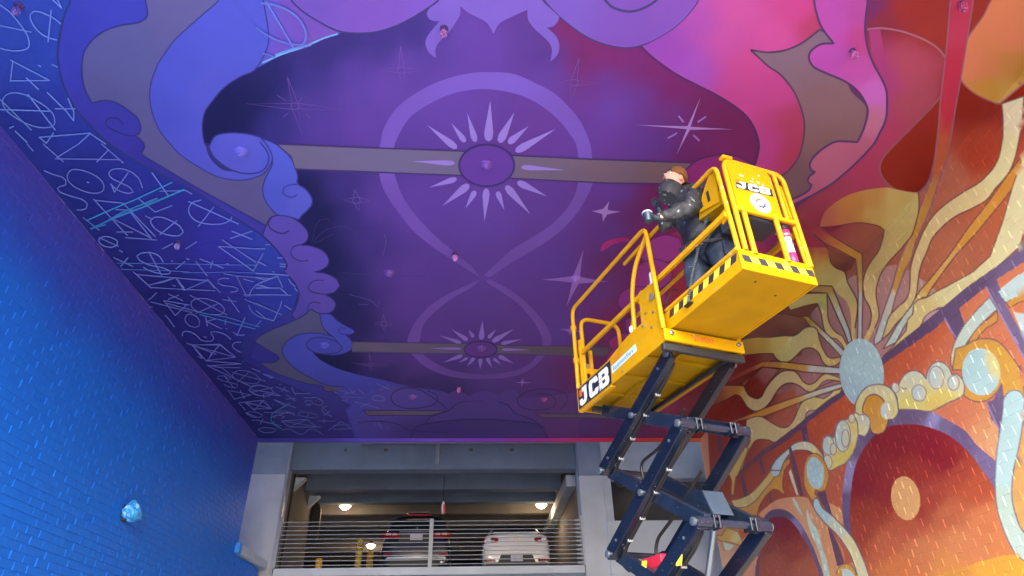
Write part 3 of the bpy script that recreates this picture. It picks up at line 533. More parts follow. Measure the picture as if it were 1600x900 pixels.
fill('painted_ray', T('240,210 400,180 560,180 700,165 800,165 860,130 920,80 990,70 1045,100 1070,200 1105,300 1150,375 1200,398 1290,385 1285,440 1220,480 1150,480 1100,430 1065,350 1010,300 950,290 890,310 830,370 760,430 700,442 640,420 600,380 585,350 450,352 290,365 230,350', **K2), [(1165,540,(168,136,66)),(1190,535,(180,152,76)),(1215,535,(196,184,116)),(1240,530,(208,192,130)),(1290,560,(212,186,120))], (104,74,72), 1.8, **R)
fill('painted_shadow_leaf', T('100,440 180,390 300,368 450,350 590,350 600,390 640,425 480,432 300,520 150,590 20,640 40,540', **K2), [(1150,570,(122,30,30)),(1175,560,(116,30,30)),(1200,560,(134,82,74)),(1210,556,(136,84,76))], (92,40,44), 1.4, smooth=False, **R)
fill('painted_ray', T('-40,700 0,670 300,515 480,430 620,430 740,440 900,460 1100,480 1290,500 1290,560 1100,555 900,540 800,520 620,500 470,490 350,545 200,620 -20,725', **K2), [(1140,590,(140,50,48)),(1170,570,(150,70,60)),(1195,568,(188,124,60)),(1240,573,(196,146,64)),(1258,575,(206,150,66)),(1268,577,(220,214,196)),(1310,580,(222,218,206))], (92,48,52), 1.6, smooth=False, **R)
fill('painted_bowl', T('470,492 540,497 660,515 600,580 540,650 500,720 470,790 420,818 360,795 310,745 290,690 350,600', **K2), [(1170,600,(128,34,28)),(1185,600,(130,40,34)),(1194,590,(150,90,84)),(1210,580,(160,104,98)),(1180,615,(122,34,26))], (92,44,46), 1.6, smooth=False, **R)
fill('painted_ray', T('-120,730 0,695 120,680 240,683 285,690 300,735 340,790 385,815 425,820 470,790 510,710 560,640 630,570 700,530 800,530 850,570 900,640 960,672 1020,650 1080,590 1130,560 1190,568 1290,605 1290,640 1220,630 1150,628 1100,665 1050,710 990,748 930,740 870,692 800,660 730,660 660,700 610,770 560,850 500,915 440,950 390,950 320,910 280,850 240,790 200,775 100,830 -60,900', **K2), [(1120,615,(150,84,58)),(1150,608,(180,120,62)),(1163,612,(206,164,96)),(1180,625,(210,186,132)),(1230,590,(212,190,136)),(1290,590,(220,192,126))], (100,60,56), 1.8, **R)
fill('painted_ray', T('300,385 540,292 650,245 850,172 1040,110 1200,55 1400,0 1450,0 1430,40 1340,70 1160,130 1030,180 850,250 700,310 600,345 430,370 240,420', **K3), [(1150,658,(184,108,64)),(1190,642,(206,140,62)),(1240,622,(212,160,76)),(1252,618,(214,180,110)),(1262,614,(216,212,186)),(1310,602,(220,218,200))], (108,66,64), 1.6, smooth=False, **R)
fill('painted_ray', T('440,375 540,338 620,350 700,402 800,452 870,446 930,380 990,240 1030,180 1160,130 1340,72 1440,50 1420,90 1300,165 1180,262 1070,345 1000,420 900,490 750,605 720,608 700,598 680,585 560,580 500,640 440,760 400,900 380,980 260,980 300,880 400,720 480,590 440,500', **K3), [(1190,660,(208,186,132)),(1240,640,(210,190,134)),(1150,720,(196,166,100)),(1300,615,(220,196,126))], (108,74,70), 1.6, **R)
fill('painted_notch', T('1055,352 1065,310 1085,285 1120,275 1175,278', **K3), (190,150,152), (104,72,92), 1.4, **R)
fill('painted_notch', T('1160,136 1250,152 1300,120 1350,72', **K3), (184,138,138), (104,72,84), 1.4, smooth=False, **R)
fill('painted_notch', T('1060,700 1100,650 1160,625 1215,635', **K2), (176,126,130), (104,72,84), 1.4, **R)
fill('painted_notch', T('1190,570 1230,568 1290,575 1290,606', **K2), (168,118,124), (104,72,84), 1.2, smooth=False, **R)
fill('painted_notch', T('1190,190 1240,195 1300,250 1325,312 1260,250', **K2), (172,122,122), (104,72,84), 1.2, **R)
stroke('painted_outline', T('540,292 510,288', **K3), 1.5, OR, **R)

# ---- wall part of the mural: below the violet diagonal
W = dict(zone='W')
WB = [(1560,520,(206,124,92)),(1420,500,(196,100,70)),(1400,540,(190,94,66)),(1500,600,(206,122,92)),(1290,660,(190,88,60)),(1330,640,(192,92,62)),(1240,690,(172,76,56)),(1150,730,(150,62,46)),(1180,760,(160,76,62)),(1250,740,(176,82,64)),(1300,760,(186,98,76)),(1480,660,(206,122,94)),(1540,700,(214,150,112)),(1120,700,(148,62,46)),(1130,850,(200,140,112)),(1590,700,(208,150,96))]
fill('wall_ground', T('1610,400 1540,447 1492,487 1452,520 1382,568 1319,618 1262,660 1233,686 1196,710 1163,735 1145,748 1090,700 1060,960 1700,960 1700,380'), WB, smooth=False, **W)
VI = [(1500,460,(102,82,118)),(1400,540,(96,74,110)),(1290,635,(98,74,106)),(1180,715,(104,70,92)),(1580,500,(122,106,142))]
K4 = dict(ox=1360, oy=540, k=.15); K5 = dict(ox=1120, oy=700, k=.15); K6 = dict(ox=1120, oy=765, k=.15); K7 = dict(ox=1240, oy=560, k=.15)
for s in ('1475,495 1497,476 1506,503 1512,530 1494,535','1541,446 1557,436 1573,479 1600,527 1640,610 1625,620 1590,540','1251,670 1260,662 1264,690 1256,692','1119,676 1126,676 1130,705 1124,706','1185,718 1190,715 1196,740 1192,742','1156,742 1161,740 1169,775 1163,777'):
    fill('wall_post', T(s), VI, smooth=False, **W)
fill('wall_band', T('1620,368 1560,415 1510,450 1440,507 1380,557 1316,610 1277,639 1247,663 1212,690 1190,704 1152,739 1153,746 1163,735 1196,710 1233,686 1262,660 1319,618 1382,568 1452,520 1492,488 1540,448 1620,396'), VI, smooth=False, **W)
LAV = (156,140,196)
stroke('wall_highlight', T('1476,497 1484,512 1493,527'), 2, LAV, **W); stroke('wall_highlight', T('1541,449 1560,485 1590,540 1600,560'), 2, LAV, **W)
# sun
fill('painted_sun', ell(1346.5,583,34.5,54,-5,20), [(1346,545,(190,214,226)),(1340,620,(174,202,232)),(1360,570,(190,214,230))], **R)
# right-hand gold ring and cream arcs
fill('wall_scroll', T('1572,472 1600,456 1640,440 1640,470 1600,470 1577,481'), (208,150,76), OR, 1.4, **W)
fill('wall_scroll', T('1560,456 1570,445 1600,425 1640,410 1640,440 1600,458 1571,472'), (214,226,212), **W)
fill('wall_scroll', T('1583,487 1600,490 1640,500 1640,560 1600,530'), (220,230,218), (210,160,110), 1.4, smooth=False, **W)
fill('wall_scroll', T('1558,486 1547,496 1530,510 1518,525 1510,541 1500,560 1497,577 1505,577 1512,556 1524,534 1540,514 1558,502'), (206,148,82), OR, 1.4, **W)
fill('wall_scroll', T('1546,464 1525,486 1506,509 1496,526 1490,540 1486,556 1486,570 1489,577 1495,577 1498,562 1508,540 1520,522 1533,506 1549,491 1558,483'), [(1540,475,(214,224,208)),(1500,530,(214,224,200)),(1490,570,(220,214,164))], (132,100,110), 1.5, **W)
fill('wall_scroll', T('1493,545 1508,540 1522,532 1540,529 1560,534 1577,552 1592,575 1599,605 1602,625 1590,612 1577,612 1568,625 1565,600 1558,612 1545,624 1530,628 1515,624 1503,613 1504,596 1503,578 1488,578'), (208,156,76), (120,84,106), 1.6, **W)
fill('wall_disc', ell(1533,581,30,37,-6), [(1530,580,(178,212,226)),(1525,560,(182,216,228)),(1553,560,(218,208,150)),(1556,575,(214,206,150)),(1540,600,(198,220,230))], **W)
fill('wall_patch', T('1542,553 1552,558 1559,572 1558,584 1550,582 1544,568'), (216,208,150), **W)
# violet triangle right of the arch
fill('wall_post', T('1541,629 1553,624 1565,597 1568,640 1568,720 1560,690'), VI, smooth=False, **W); stroke('wall_highlight', T('1542,630 1552,652 1563,676'), 2, LAV, **W)
fill('wall_patch', T('1543,676 1552,656 1560,672 1560,700 1552,715 1540,700'), (216,158,118), smooth=False, **W)
# big arch
RING = [(1420,650,(108,90,126)),(1460,655,(150,142,196)),(1475,662,(120,104,146)),(1440,648,(112,94,130)),(1500,675,(110,92,134)),(1550,725,(122,106,150)),(1335,700,(116,98,134)),(1325,735,(150,140,186)),(1320,752,(148,138,184)),(1318,780,(108,92,134)),(1320,820,(104,88,132)),(1360,680,(108,88,126))]
fill('wall_arch', T('1330,860 1318,815 1316,790 1317,765 1322,730 1334,700 1342,681 1365,660 1390,643 1403,639 1427,639 1454,643 1478,655 1508,673 1525,694 1557,722 1575,740 1575,860 1500,920 1340,920'), RING, **W)
AI = [(1400,690,(132,36,48)),(1450,700,(134,32,48)),(1350,760,(132,36,50)),(1380,770,(138,44,50)),(1480,720,(138,36,48)),(1430,740,(150,52,48)),(1500,740,(166,70,54)),(1520,760,(180,84,58)),(1360,800,(150,58,48)),(1420,820,(176,86,64)),(1480,800,(186,100,70)),(1440,860,(200,120,82)),(1380,850,(186,96,70)),(1500,850,(206,128,88)),(1400,890,(200,116,72)),(1540,820,(208,124,84)),(1350,830,(156,66,52)),(1570,850,(208,128,84)),(1480,885,(208,134,80)),(1460,780,(160,66,56)),(1430,800,(152,60,52))]
fill('wall_arch_opening', T('1345,960 1332,850 1328,815 1328,795 1330,762 1336,730 1347,705 1362,685 1372,674 1390,666 1417,663 1442,665 1480,679 1512,705 1535,735 1552,760 1600,860 1640,960'), AI, **W)
fill('wall_patch', T('1462,900 1478,894 1525,880 1570,868 1640,862 1640,960 1455,960'), [(1480,900,(208,142,72)),(1560,885,(222,158,68)),(1600,880,(224,160,66))], smooth=False, **W)
fill('wall_moon', ell(1415,778.5,22.5,34.5,-9), (214,162,112), **W)
# right cream ribbon
fill('wall_scroll', T('1590,690 1600,660 1640,660 1640,840 1600,830 1588,806 1581,775 1584,735'), (212,160,100), (132,100,120), 1.2, **W)
fill('wall_scroll', T('1567,640 1568,624 1577,612 1589,610 1598,617 1600,640 1596,675 1590,707 1583,738 1581,775 1587,805 1600,832 1640,860 1640,890 1600,876 1582,857 1567,825 1557,787 1555,750 1557,712 1562,675'), [(1585,630,(194,222,232)),(1575,680,(200,222,226)),(1570,740,(200,220,216)),(1565,780,(208,218,200)),(1575,820,(214,224,202)),(1600,860,(216,226,206))], (120,108,134), 1.6, **W)
# cloud scroll above the arch
fill('wall_cloud', T('1400,640 1402,622 1396,612 1392,606 1396,599 1404,602 1408,592 1418,582 1428,579 1440,583 1447,592 1449,582 1456,570 1466,565 1476,568 1484,577 1487,585 1494,584 1503,592 1507,604 1505,617 1494,624 1480,630 1466,638 1452,643 1428,640'), [(1405,605,(222,220,170)),(1420,590,(220,222,190)),(1465,580,(216,222,198)),(1440,620,(226,206,128)),(1480,620,(226,198,112)),(1490,600,(222,222,180)),(1460,632,(222,190,108)),(1415,630,(226,206,126))], (122,102,126), 1.8, **W)
for e in (ell(1399,606,6,8,-8), ell(1436,614,11.5,13,-8), ell(1463,590,12,18,0), ell(1490,598,9,12,0)):
    fill('wall_curl', e, [(e[0][0]-12, e[0][1], (216,226,214)), (e[0][0], e[0][1], (224,220,168))], (140,120,150), 1.2, **W)
stroke('wall_curl', T('1408,604 1411,608 1416,607'), 1.6, (122,102,126), **W)
fill('wall_cloud', T('640,560 645,470 700,360 780,290 850,272 920,272 1000,305 1055,370 1080,450 1090,560 1050,625 1000,640 950,620 800,560 700,640 630,660', **K7), [(1340,640,(218,206,146)),(1380,605,(224,218,168)),(1400,640,(224,210,146))], (116,98,122), 1.8, **W)
fill('wall_disc', T('720,560 728,480 765,405 830,372 895,395 940,440 960,520 985,640 970,710 930,775 880,790 820,775 790,700 770,620', **K7), [(1360,640,(206,150,72)),(1375,660,(210,156,80)),(1360,620,(204,144,62))], (96,70,80), 1.6, **W)
fill('wall_curl', ell(1386,641,10,14,8), [(1380,641,(216,226,218)),(1394,641,(226,214,150))], (206,190,140), 1, **W)
fill('wall_cloud', T('640,560 690,590 740,580 780,610 795,680 780,760 740,815 700,800 670,800 620,900 430,920 300,900 310,840 340,805 400,800 425,830 430,740 470,660 530,640 570,660 590,600 625,585', **K7), [(1310,690,(218,212,160)),(1340,670,(222,212,156)),(1350,660,(218,220,190)),(1330,690,(222,190,100)),(1300,690,(220,220,190))], (126,106,126), 1.6, **W)
fill('wall_cloud', T('1250,760 1240,690 1235,620 1260,545 1300,532 1350,560 1365,500 1380,420 1430,375 1490,370 1510,350 1540,330 1570,345 1600,420 1600,560 1560,700 1480,820 1400,860 1330,900 1270,900 1250,840', **K3), [(1295,690,(222,222,186)),(1320,680,(216,220,190)),(1310,715,(226,200,116)),(1325,700,(226,196,104)),(1335,670,(222,200,118))], (126,106,126), 1.6, **W)
for e in (ell(1294,696,9,15,0), ell(1302,702,5,9,0), ell(1317,681,12,25,0), ell(1321,685,6,14,0), ell(1331,654,5,7,0), ell(1293,722,7,11,-5)):
    fill('wall_curl', e, [(e[0][0]-14, e[0][1], (216,224,206)), (e[0][0]+2, e[0][1], (224,218,164))], (140,122,146), 1.2, **W)
# second scroll and small arch
fill('wall_patch', T('430,260 520,180 620,110 760,80 900,75 950,90 990,170 1080,290 1150,370 1180,500 1220,650 1255,800 1240,960 600,960 500,330', **K6), [(1210,785,(214,150,118)),(1260,790,(212,158,120)),(1290,850,(212,150,110))], **W)
fill('wall_patch', T('1170,575 1230,600 1290,640 1310,690 1310,800 1240,740 1200,690', **K5), (214,156,112), **W)
fill('wall_post', T('1040,470 1130,440 1160,560 1200,690 1180,700 1100,590', **K5), VI, smooth=False, **W)
fill('wall_post', T('1155,390 1200,440 1260,560 1320,740 1320,790 1255,800 1220,650 1180,500', **K6), VI, smooth=False, **W)
fill('wall_arch', T('400,960 405,760 480,300 510,262 570,215 640,200 720,215 800,270 870,350 930,450 1000,590 1060,740 1110,890 1120,960', **K6), [(1200,800,(98,80,112)),(1230,800,(98,80,110)),(1248,822,(138,126,176)),(1262,840,(110,92,132)),(1285,890,(106,88,126))], **W)
fill('wall_arch_opening', T('438,960 440,720 540,320 560,300 620,283 700,285 760,320 820,380 880,470 950,590 1010,720 1070,900 1080,960', **K6), [(1220,815,(124,34,54)),(1230,830,(132,40,52)),(1200,850,(140,62,58)),(1240,860,(148,64,56)),(1210,880,(160,80,64)),(1260,890,(172,94,72))], **W)
for s in ('800,80 840,150 900,270 880,260 810,160 790,100','940,200 990,330 1060,450 1100,600 1150,760 1180,920 1120,920 1080,700 1030,560 970,430 940,300'):
    fill('wall_drip', T(s, **K6), (212,220,202), **W)
fill('wall_drip', T('770,220 810,350 850,490 830,490 780,350 750,250', **K5), (216,218,190), **W)
# gold arm
fill('wall_scroll', T('600,300 640,290 690,160 755,100 765,160 710,220 690,330 690,430 720,500 690,480 640,440 590,430 510,500 440,620 420,710 260,680 160,630 300,610 400,550 500,430', **K5), [(1190,780,(200,148,80)),(1210,750,(206,150,72)),(1225,720,(202,140,70)),(1160,800,(200,146,78))], (130,80,80), 1.4, **W)
fill('wall_scroll', T('570,225 600,300 500,430 400,550 300,612 190,615 150,545 230,530 330,490 440,390 520,290', **K5), [(1160,785,(206,186,130)),(1190,760,(208,184,120)),(1205,740,(210,178,104))], (130,92,90), 1.2, **W)
fill('wall_scroll', T('740,15 690,60 620,150 570,232 575,280 600,298 640,282 670,200 705,130 760,68', **K5), [(1210,735,(206,216,228)),(1228,708,(214,222,216))], **W)
fill('wall_scroll', T('690,900 740,800 860,690 940,620 1040,595 1130,620 1200,690 1245,760 1245,860 1200,800 1110,705 1040,690 960,690 900,720 840,800 800,900', **K3), [(1205,730,(206,216,220)),(1230,704,(214,222,204)),(1256,692,(222,222,180)),(1285,712,(220,196,122))], (116,92,100), 1.6, **W)
fill('wall_scroll', T('910,210 930,120 970,70 1030,55 1090,90 1140,180 1170,280 1165,340 1130,430 1080,455 1030,440 1020,470 1045,510 1010,560 990,545 920,420 905,310', **K5), [(1265,720,(208,152,70)),(1260,760,(208,156,76)),(1292,745,(210,150,68))], (132,96,92), 1.4, **W)
fill('wall_disc', ell(1274,739,13.5,25.5,-8), (190,212,220), **W)
fill('wall_post', T('745,-10 775,-10 840,200 905,500 870,500 790,230', **K5), VI, smooth=False, **W)
fill('wall_post', T('545,480 560,475 580,570 555,570', **K5), VI, smooth=False, **W)
# long cream ribbon
fill('wall_scroll', T('1230,500 1320,640 1330,780 1420,760 1480,960 1400,960 1250,960 1255,800 1330,770 1300,640', **K6), [(1310,870,(206,140,78)),(1320,890,(208,150,80))], **W)
fill('wall_scroll', T('1000,140 1020,90 1055,95 1100,190 1200,270 1300,370 1380,460 1450,560 1510,690 1560,820 1600,960 1480,960 1440,810 1400,700 1340,590 1260,480 1180,400 1100,320 1020,210', **K6), [(1275,785,(196,218,228)),(1285,800,(206,222,220)),(1310,825,(218,222,190)),(1330,850,(222,218,166)),(1345,890,(220,218,174))], (112,96,112), 1.6, **W)
fill('wall_disc', T('1240,960 1245,870 1280,800 1340,775 1400,790 1440,850 1460,960', **K6), (208,156,82), (130,96,100), 1.2, **W)
fill('wall_curl', T('1290,830 1340,825 1400,850 1430,900 1440,960 1330,960 1320,880', **K6), (214,222,214), **W)
# left end of the wall
fill('wall_strip', T('-60,500 40,505 60,900 90,1200 20,1200 -20,900', **K3), [(1105,690,(206,140,112)),(1108,735,(204,136,106))], smooth=False, **W)
fill('wall_scroll', T('330,0 300,90 220,280 200,300 175,500 150,480 150,330 110,250 60,330 30,380 0,460 -60,420 100,200 230,60 270,-20', **K5), [(1150,720,(206,176,104)),(1145,760,(208,156,78)),(1130,755,(214,196,140))], (130,90,84), 1.4, **W)
fill('wall_patch', T('-20,500 30,560 60,640 200,640 330,440 430,700 360,960 60,960 -20,900', **K6), [(1130,860,(212,160,128)),(1150,850,(208,150,116)),(1175,890,(208,146,116))], smooth=False, **W)
fill('wall_scroll', T('-30,470 50,480 100,400 170,420 220,440 250,500 275,560 240,585 180,560 120,545 40,535', **K6), [(1135,840,(206,160,84)),(1150,845,(212,196,140)),(1155,850,(206,160,80))], (140,94,80), 1.2, **W)
fill('wall_patch', T('60,545 180,580 130,635 90,630', **K6), (206,210,186), **W)
fill('wall_patch', T('220,410 330,460 270,520', **K6), (190,88,60), smooth=False, **W)
fill('wall_post', T('405,960 415,740 440,700 440,960', **K6), VI, smooth=False, **W)
# ------------------------------------------------------------------ paint: colours to the surfaces
KC, KW = np.array([.95, .95, .93]), np.array([1.25, 1.36, 1.28])                                  # paint scale, ceiling and right wall
lin_ = lin
def paint(col, P, k, soft=40.0):
    P = np.asarray(P, float)
    def lin(c, f=lin_):
        L = f(c)
        if np.ndim(k):                              # pale wall paints lean to blue-green
            w = np.clip((L.min(-1, keepdims=True) - .40) / .2, 0, 1); L = L * (1 - w * np.array([.24, .12, .02]))
        return L
    if isinstance(col, tuple): return np.minimum(np.tile(lin(col) * k, (len(P), 1)), .86)
    C = np.array([(x, y) for x, y, _ in col], float); L = lin(np.array([c for _, _, c in col])) * k
    d2 = ((P[:, None, :] - C[None]) ** 2).sum(2)
    w = (d2 + soft) ** -2.0
    return np.minimum((w[:, :, None] * L[None]).sum(1) / w.sum(1)[:, None], .86)

M_MURAL = new_mat('mural_paint', None, rough=0.6, spec=0.18, noise=0.05, nscale=1.6, bump=0.12, bscale=90, attr='Col')
M_WALLP = new_mat('wall_mural_paint', None, rough=0.5, spec=0.25, noise=0.05, nscale=2.5, bump=0.25, bscale=70, attr='Col')
M_CONC = new_mat('concrete', (0.38, 0.42, 0.48), rough=0.85, noise=0.18, nscale=1.2, bump=0.35, bscale=30)
M_CONC_D = new_mat('stained_concrete', (0.20, 0.21, 0.24), rough=0.9, noise=0.25, nscale=0.9, bump=0.35, bscale=24)

def clip_poly(P, Cc, n, c):                          # keep n.p <= c  (P: (m,3) world, Cc: (m,3) colours)
    d = P[:, :2] @ np.array(n) - c
    if (d <= 0).all(): return P, Cc
    if (d > 0).all(): return P[:0], Cc[:0]
    oP, oC = [], []
    m = len(P)
    for i in range(m):
        j = (i + 1) % m
        if d[i] <= 0: oP.append(P[i]); oC.append(Cc[i])
        if (d[i] <= 0) != (d[j] <= 0):
            t = d[i] / (d[i] - d[j]); oP.append(P[i] + (P[j] - P[i]) * t); oC.append(Cc[i] + (Cc[j] - Cc[i]) * t)
    return np.array(oP), np.array(oC)
CLIPS = [((1, 0), WALL_R - .001), ((-1, 0), -WALL_L - .001), ((0, 1), BACK - .002), ((0, -1), -CEIL_FRONT - .005)]

def tri_fill(poly, graded):
    lo, hi = poly.min(0), poly.max(0)
    keep = [0]
    for i in range(1, len(poly)):
        if np.linalg.norm(poly[i] - poly[keep[-1]]) > 0.4: keep.append(i)
    if np.linalg.norm(poly[keep[-1]] - poly[keep[0]]) < 0.4: keep.pop()
    poly = poly[keep]; n = len(poly)
    V = [Vector(p) for p in poly]
    if graded:
        st = max(9.0, min(16.0, (hi - lo).max() / 30))
        for x in np.arange(lo[0], hi[0], st):
            for y in np.arange(lo[1], hi[1], st): V.append(Vector((x + .137, y + .219)))
    r = delaunay_2d_cdt(V, [(i, (i + 1) % n) for i in range(n)], [list(range(n))], 1, 1e-4)
    return np.array([v[:] for v in r[0]]), r[2]
def ribbon(P, w):
    d = np.gradient(P, axis=0); L = np.linalg.norm(d, axis=1); d /= np.maximum(L, 1e-6)[:, None]
    n = np.stack([-d[:, 1], d[:, 0]], 1) * (w / 2)[:, None]
    V = np.empty((2 * len(P), 2)); V[0::2] = P + n; V[1::2] = P - n
    return V, [(2*i, 2*i+1, 2*i+3, 2*i+2) for i in range(len(P) - 1)]

# ceiling slab
ceiling = empty('ceiling', (0, 0, 0), label='flat overhead soffit painted with the purple hourglass and star mural', cat='ceiling')
sl = MB().box((WALL_L - .4, CEIL_FRONT, CEIL + H), (WALL_R + .4, BACK, CEIL + H + .35)).build('soffit_slab', M_CONC, ceiling)
gq = 0
MB().box((WALL_L - 4, CEIL_FRONT + .1, CEIL + H + .352), (WALL_R + 4, BACK - .05, 15)).build('added_sun_block', M_CONC, ceiling)  # unseen mass added to block the sun, leaving a strip of skylight
levels = []                                         # (bbox, level)
joined = {}
DARKEN = 1.0
for it in ITEMS:
    if it['zone'] == 'W': continue
    if it['k'] == 'f':
        graded = not isinstance(it['col'], tuple)
        V, F = tri_fill(it['poly'], graded)
    else:
        L = it['line']; seg = [L[0]]; ww = [it['w'][0]]
        for p, w in zip(L[1:], it['w'][1:]):        # resample long straight strokes is not needed; drop doubled points
            if np.linalg.norm(p - seg[-1]) > 0.3: seg.append(p); ww.append(w)
        if len(seg) < 2: continue
        seg, ww = np.array(seg), np.array(ww)
        if it['name'] == 'graffiti':                # hard corners: one quad per span
            V, F = [], []
            for i in range(len(seg) - 1):
                a, b = seg[i], seg[i+1]; d = (b - a) / np.linalg.norm(b - a); nn = np.array([-d[1], d[0]]) * ww[i] / 2; e = d * ww[i] * .3
                V += [a - e + nn, a - e - nn, b + e - nn, b + e + nn]; F.append((4*i, 4*i+1, 4*i+2, 4*i+3))
            V = np.array(V)
            if len(seg) > 7: V, F = ribbon(seg, ww)
        else: V, F = ribbon(seg, ww)
    if len(F) == 0: continue
    V = np.asarray(V); Cc = paint(it['col'], V, KC, 420.0 if it['col'] in (FIELD, PNK, LEFTG) else 40.0)
    if it['name'] == 'graffiti': Cc *= nrng.uniform(.78, 1.0)
    lo, hi = V.min(0), V.max(0)
    lv = 1
    if it['name'] == 'graffiti': lv = 46
    else:
        for (a, b, l) in levels:
            if a[0] < hi[0] and b[0] > lo[0] and a[1] < hi[1] and b[1] > lo[1]: lv = max(lv, l + 1)
        levels.append((lo, hi, lv))
    dzv = 0.0003 * lv + .001
    if it['name'] == 'graffiti':
        gq += 1; dzv += gq * .00003
    W3 = on_ceiling(V, dzv)
    if it['name'] == 'graffiti' and len(F[0]) == 4 and len(V) == 4 * len(F) and len(F) > 1:
        W3[:, 2] -= np.repeat(np.arange(len(F)) % 3, 4) * .00001
    pv, pc, pf = [], [], []
    idx = {}
    inside = np.ones(len(W3), bool)
    for n, c in CLIPS: inside &= (W3[:, :2] @ np.array(n) <= c)
    remap = -np.ones(len(W3), int); ii = np.where(inside)[0]; remap[ii] = np.arange(len(ii))
    pv = list(W3[ii]); pc = list(Cc[ii])
    for f in F:
        f = list(f)
        if inside[f].all(): pf.append([remap[i] for i in f]); continue
        P, K = W3[f], Cc[f]
        for n, c in CLIPS:
            if len(P): P, K = clip_poly(P, K, n, c)
        if len(P) >= 3:
            b0 = len(pv); pv += list(P); pc += list(K); pf.append(list(range(b0, b0 + len(P))))
    if not pf: continue
    pv, pc = np.array(pv), np.array(pc)
    pf = [f[::-1] for f in pf]
    if it['name'] in ('graffiti', 'painted_outline', 'painted_sketch_star', 'painted_sketch_line', 'painted_curl', 'painted_spray', 'painted_dash'):
        j = joined.setdefault(it['name'], [[], [], []]); b0 = sum(len(x) for x in j[0])
        j[0].append(pv); j[1].append(pc); j[2] += [[i + b0 for i in f] for f in pf]
    else:
        mesh(it['name'], pv, pf, ceiling, M_MURAL, colors=pc)
for nm, (a, b, f) in joined.items():
    mesh(nm, np.vstack(a), f, ceiling, M_MURAL, kind='stuff', colors=np.vstack(b))
# drip edge along the far end of the soffit
n = 60; xs = np.linspace(WALL_L + .01, WALL_R - .01, n + 1); V = []; Cc = []
EC = [(-5, (58,60,150)), (-3.6, (74,66,160)), (-2.6, (96,84,196)), (-1, (118,86,206)), (0.5, (140,70,190)), (2, (186,60,140)), (3, (196,52,90)), (4.4, (196,80,60)), (5.3, (206,120,60))]
for x in xs:
    i = max(k for k in range(len(EC) - 1) if EC[k][0] <= x); t = (x - EC[i][0]) / (EC[i+1][0] - EC[i][0])
    c = lin(np.array(EC[i][1]) * (1 - t) + np.array(EC[i+1][1]) * t)
    dz = -.055
    V += [(x, BACK - .012, CEIL + H - .03 + dz), (x, BACK + .03, CEIL + H - .03 + dz), (x, BACK + .03, CEIL + H + .1), (x, BACK - .012, CEIL + H - .004)]; Cc += [c] * 4
F = []
for i in range(n):
    for k in range(4): F.append((4*i+k, 4*i+(k+1) % 4, 4*i+4+(k+1) % 4, 4*i+4+k))
mesh('edge_trim', V, F, ceiling, M_MURAL, colors=np.array(Cc))

# ------------------------------------------------------------------ brick walls
GAP, GAPZ, REC = 0.0012, 0.003, 0.006
def lean(r):                                        # bricks laid a little out of true: near end proud
    return r.uniform(.010, .034) if r.random() < .42 else r.uniform(0, .006)
def shown(Y, Z, X):
    q = to_pixel(np.stack([np.full(len(Y), X), Y, Z], 1)); return q
def courses(ymin, ymax, zmax):
    out = []
    k = 0; z = 0.0
    z0 = (CEIL + H) % BH - BH
    r = 0
    while z0 + r * BH < zmax - .01:
        zb = max(0.0, z0 + r * BH); zt = min(zmax, z0 + (r + 1) * BH)
        off = (r % 2) * BL / 2
        c = math.floor((ymin - off) / BL)
        while c * BL + off < ymax - .005:
            a, b = max(ymin, c * BL + off), min(ymax, (c + 1) * BL + off)
            if b - a > .03 and zt - zb > .02: out.append((a + GAP/2, b - GAP/2, zb + GAPZ/2, zt - GAPZ/2))
            c += 1
        r += 1
    return np.array(out)
def biggest(B, X, n=300):
    cy, cz = (B[:, 0] + B[:, 1]) / 2, (B[:, 2] + B[:, 3]) / 2
    q = [to_pixel(np.stack([np.full(len(B), X), B[:, i], B[:, j]], 1)) for i, j in ((0, 2), (1, 2), (1, 3), (0, 3))]
    ar = 0
    for k in range(4):
        a, b = q[k], q[(k + 1) % 4]; ar = ar + a[:, 0] * b[:, 1] - a[:, 1] * b[:, 0]
    ar = abs(ar) / 2; c = sum(q) / 4
    vis = (c[:, 0] > 0) & (c[:, 0] < 1600) & (c[:, 1] > 0) & (c[:, 1] < 900) & (B[:, 0] > 1.0)
    ar = np.where(vis, ar, 0)
    o = np.argsort(-ar); return set(o[:n].tolist()), vis

def brick_geo(l, h, t=0.045, ch=0.003, sgn=1):       # front at x=0, faces +x*sgn
    V = []
    for (x, i, j) in ((-t, 0.0, 0.0), (-ch, 0.0, 0.0), (0.0, .004, ch)):
        V += [(sgn*x, i, j), (sgn*x, l - i, j), (sgn*x, l - i, h - j), (sgn*x, i, h - j)]
    F = []
    for r in range(2):
        for k in range(4): F.append((4*r+k, 4*r+(k+1) % 4, 4*r+4+(k+1) % 4, 4*r+4+k))
    F.append((8, 9, 10, 11))
    if sgn < 0: F = [f[::-1] for f in F]
    return V, F

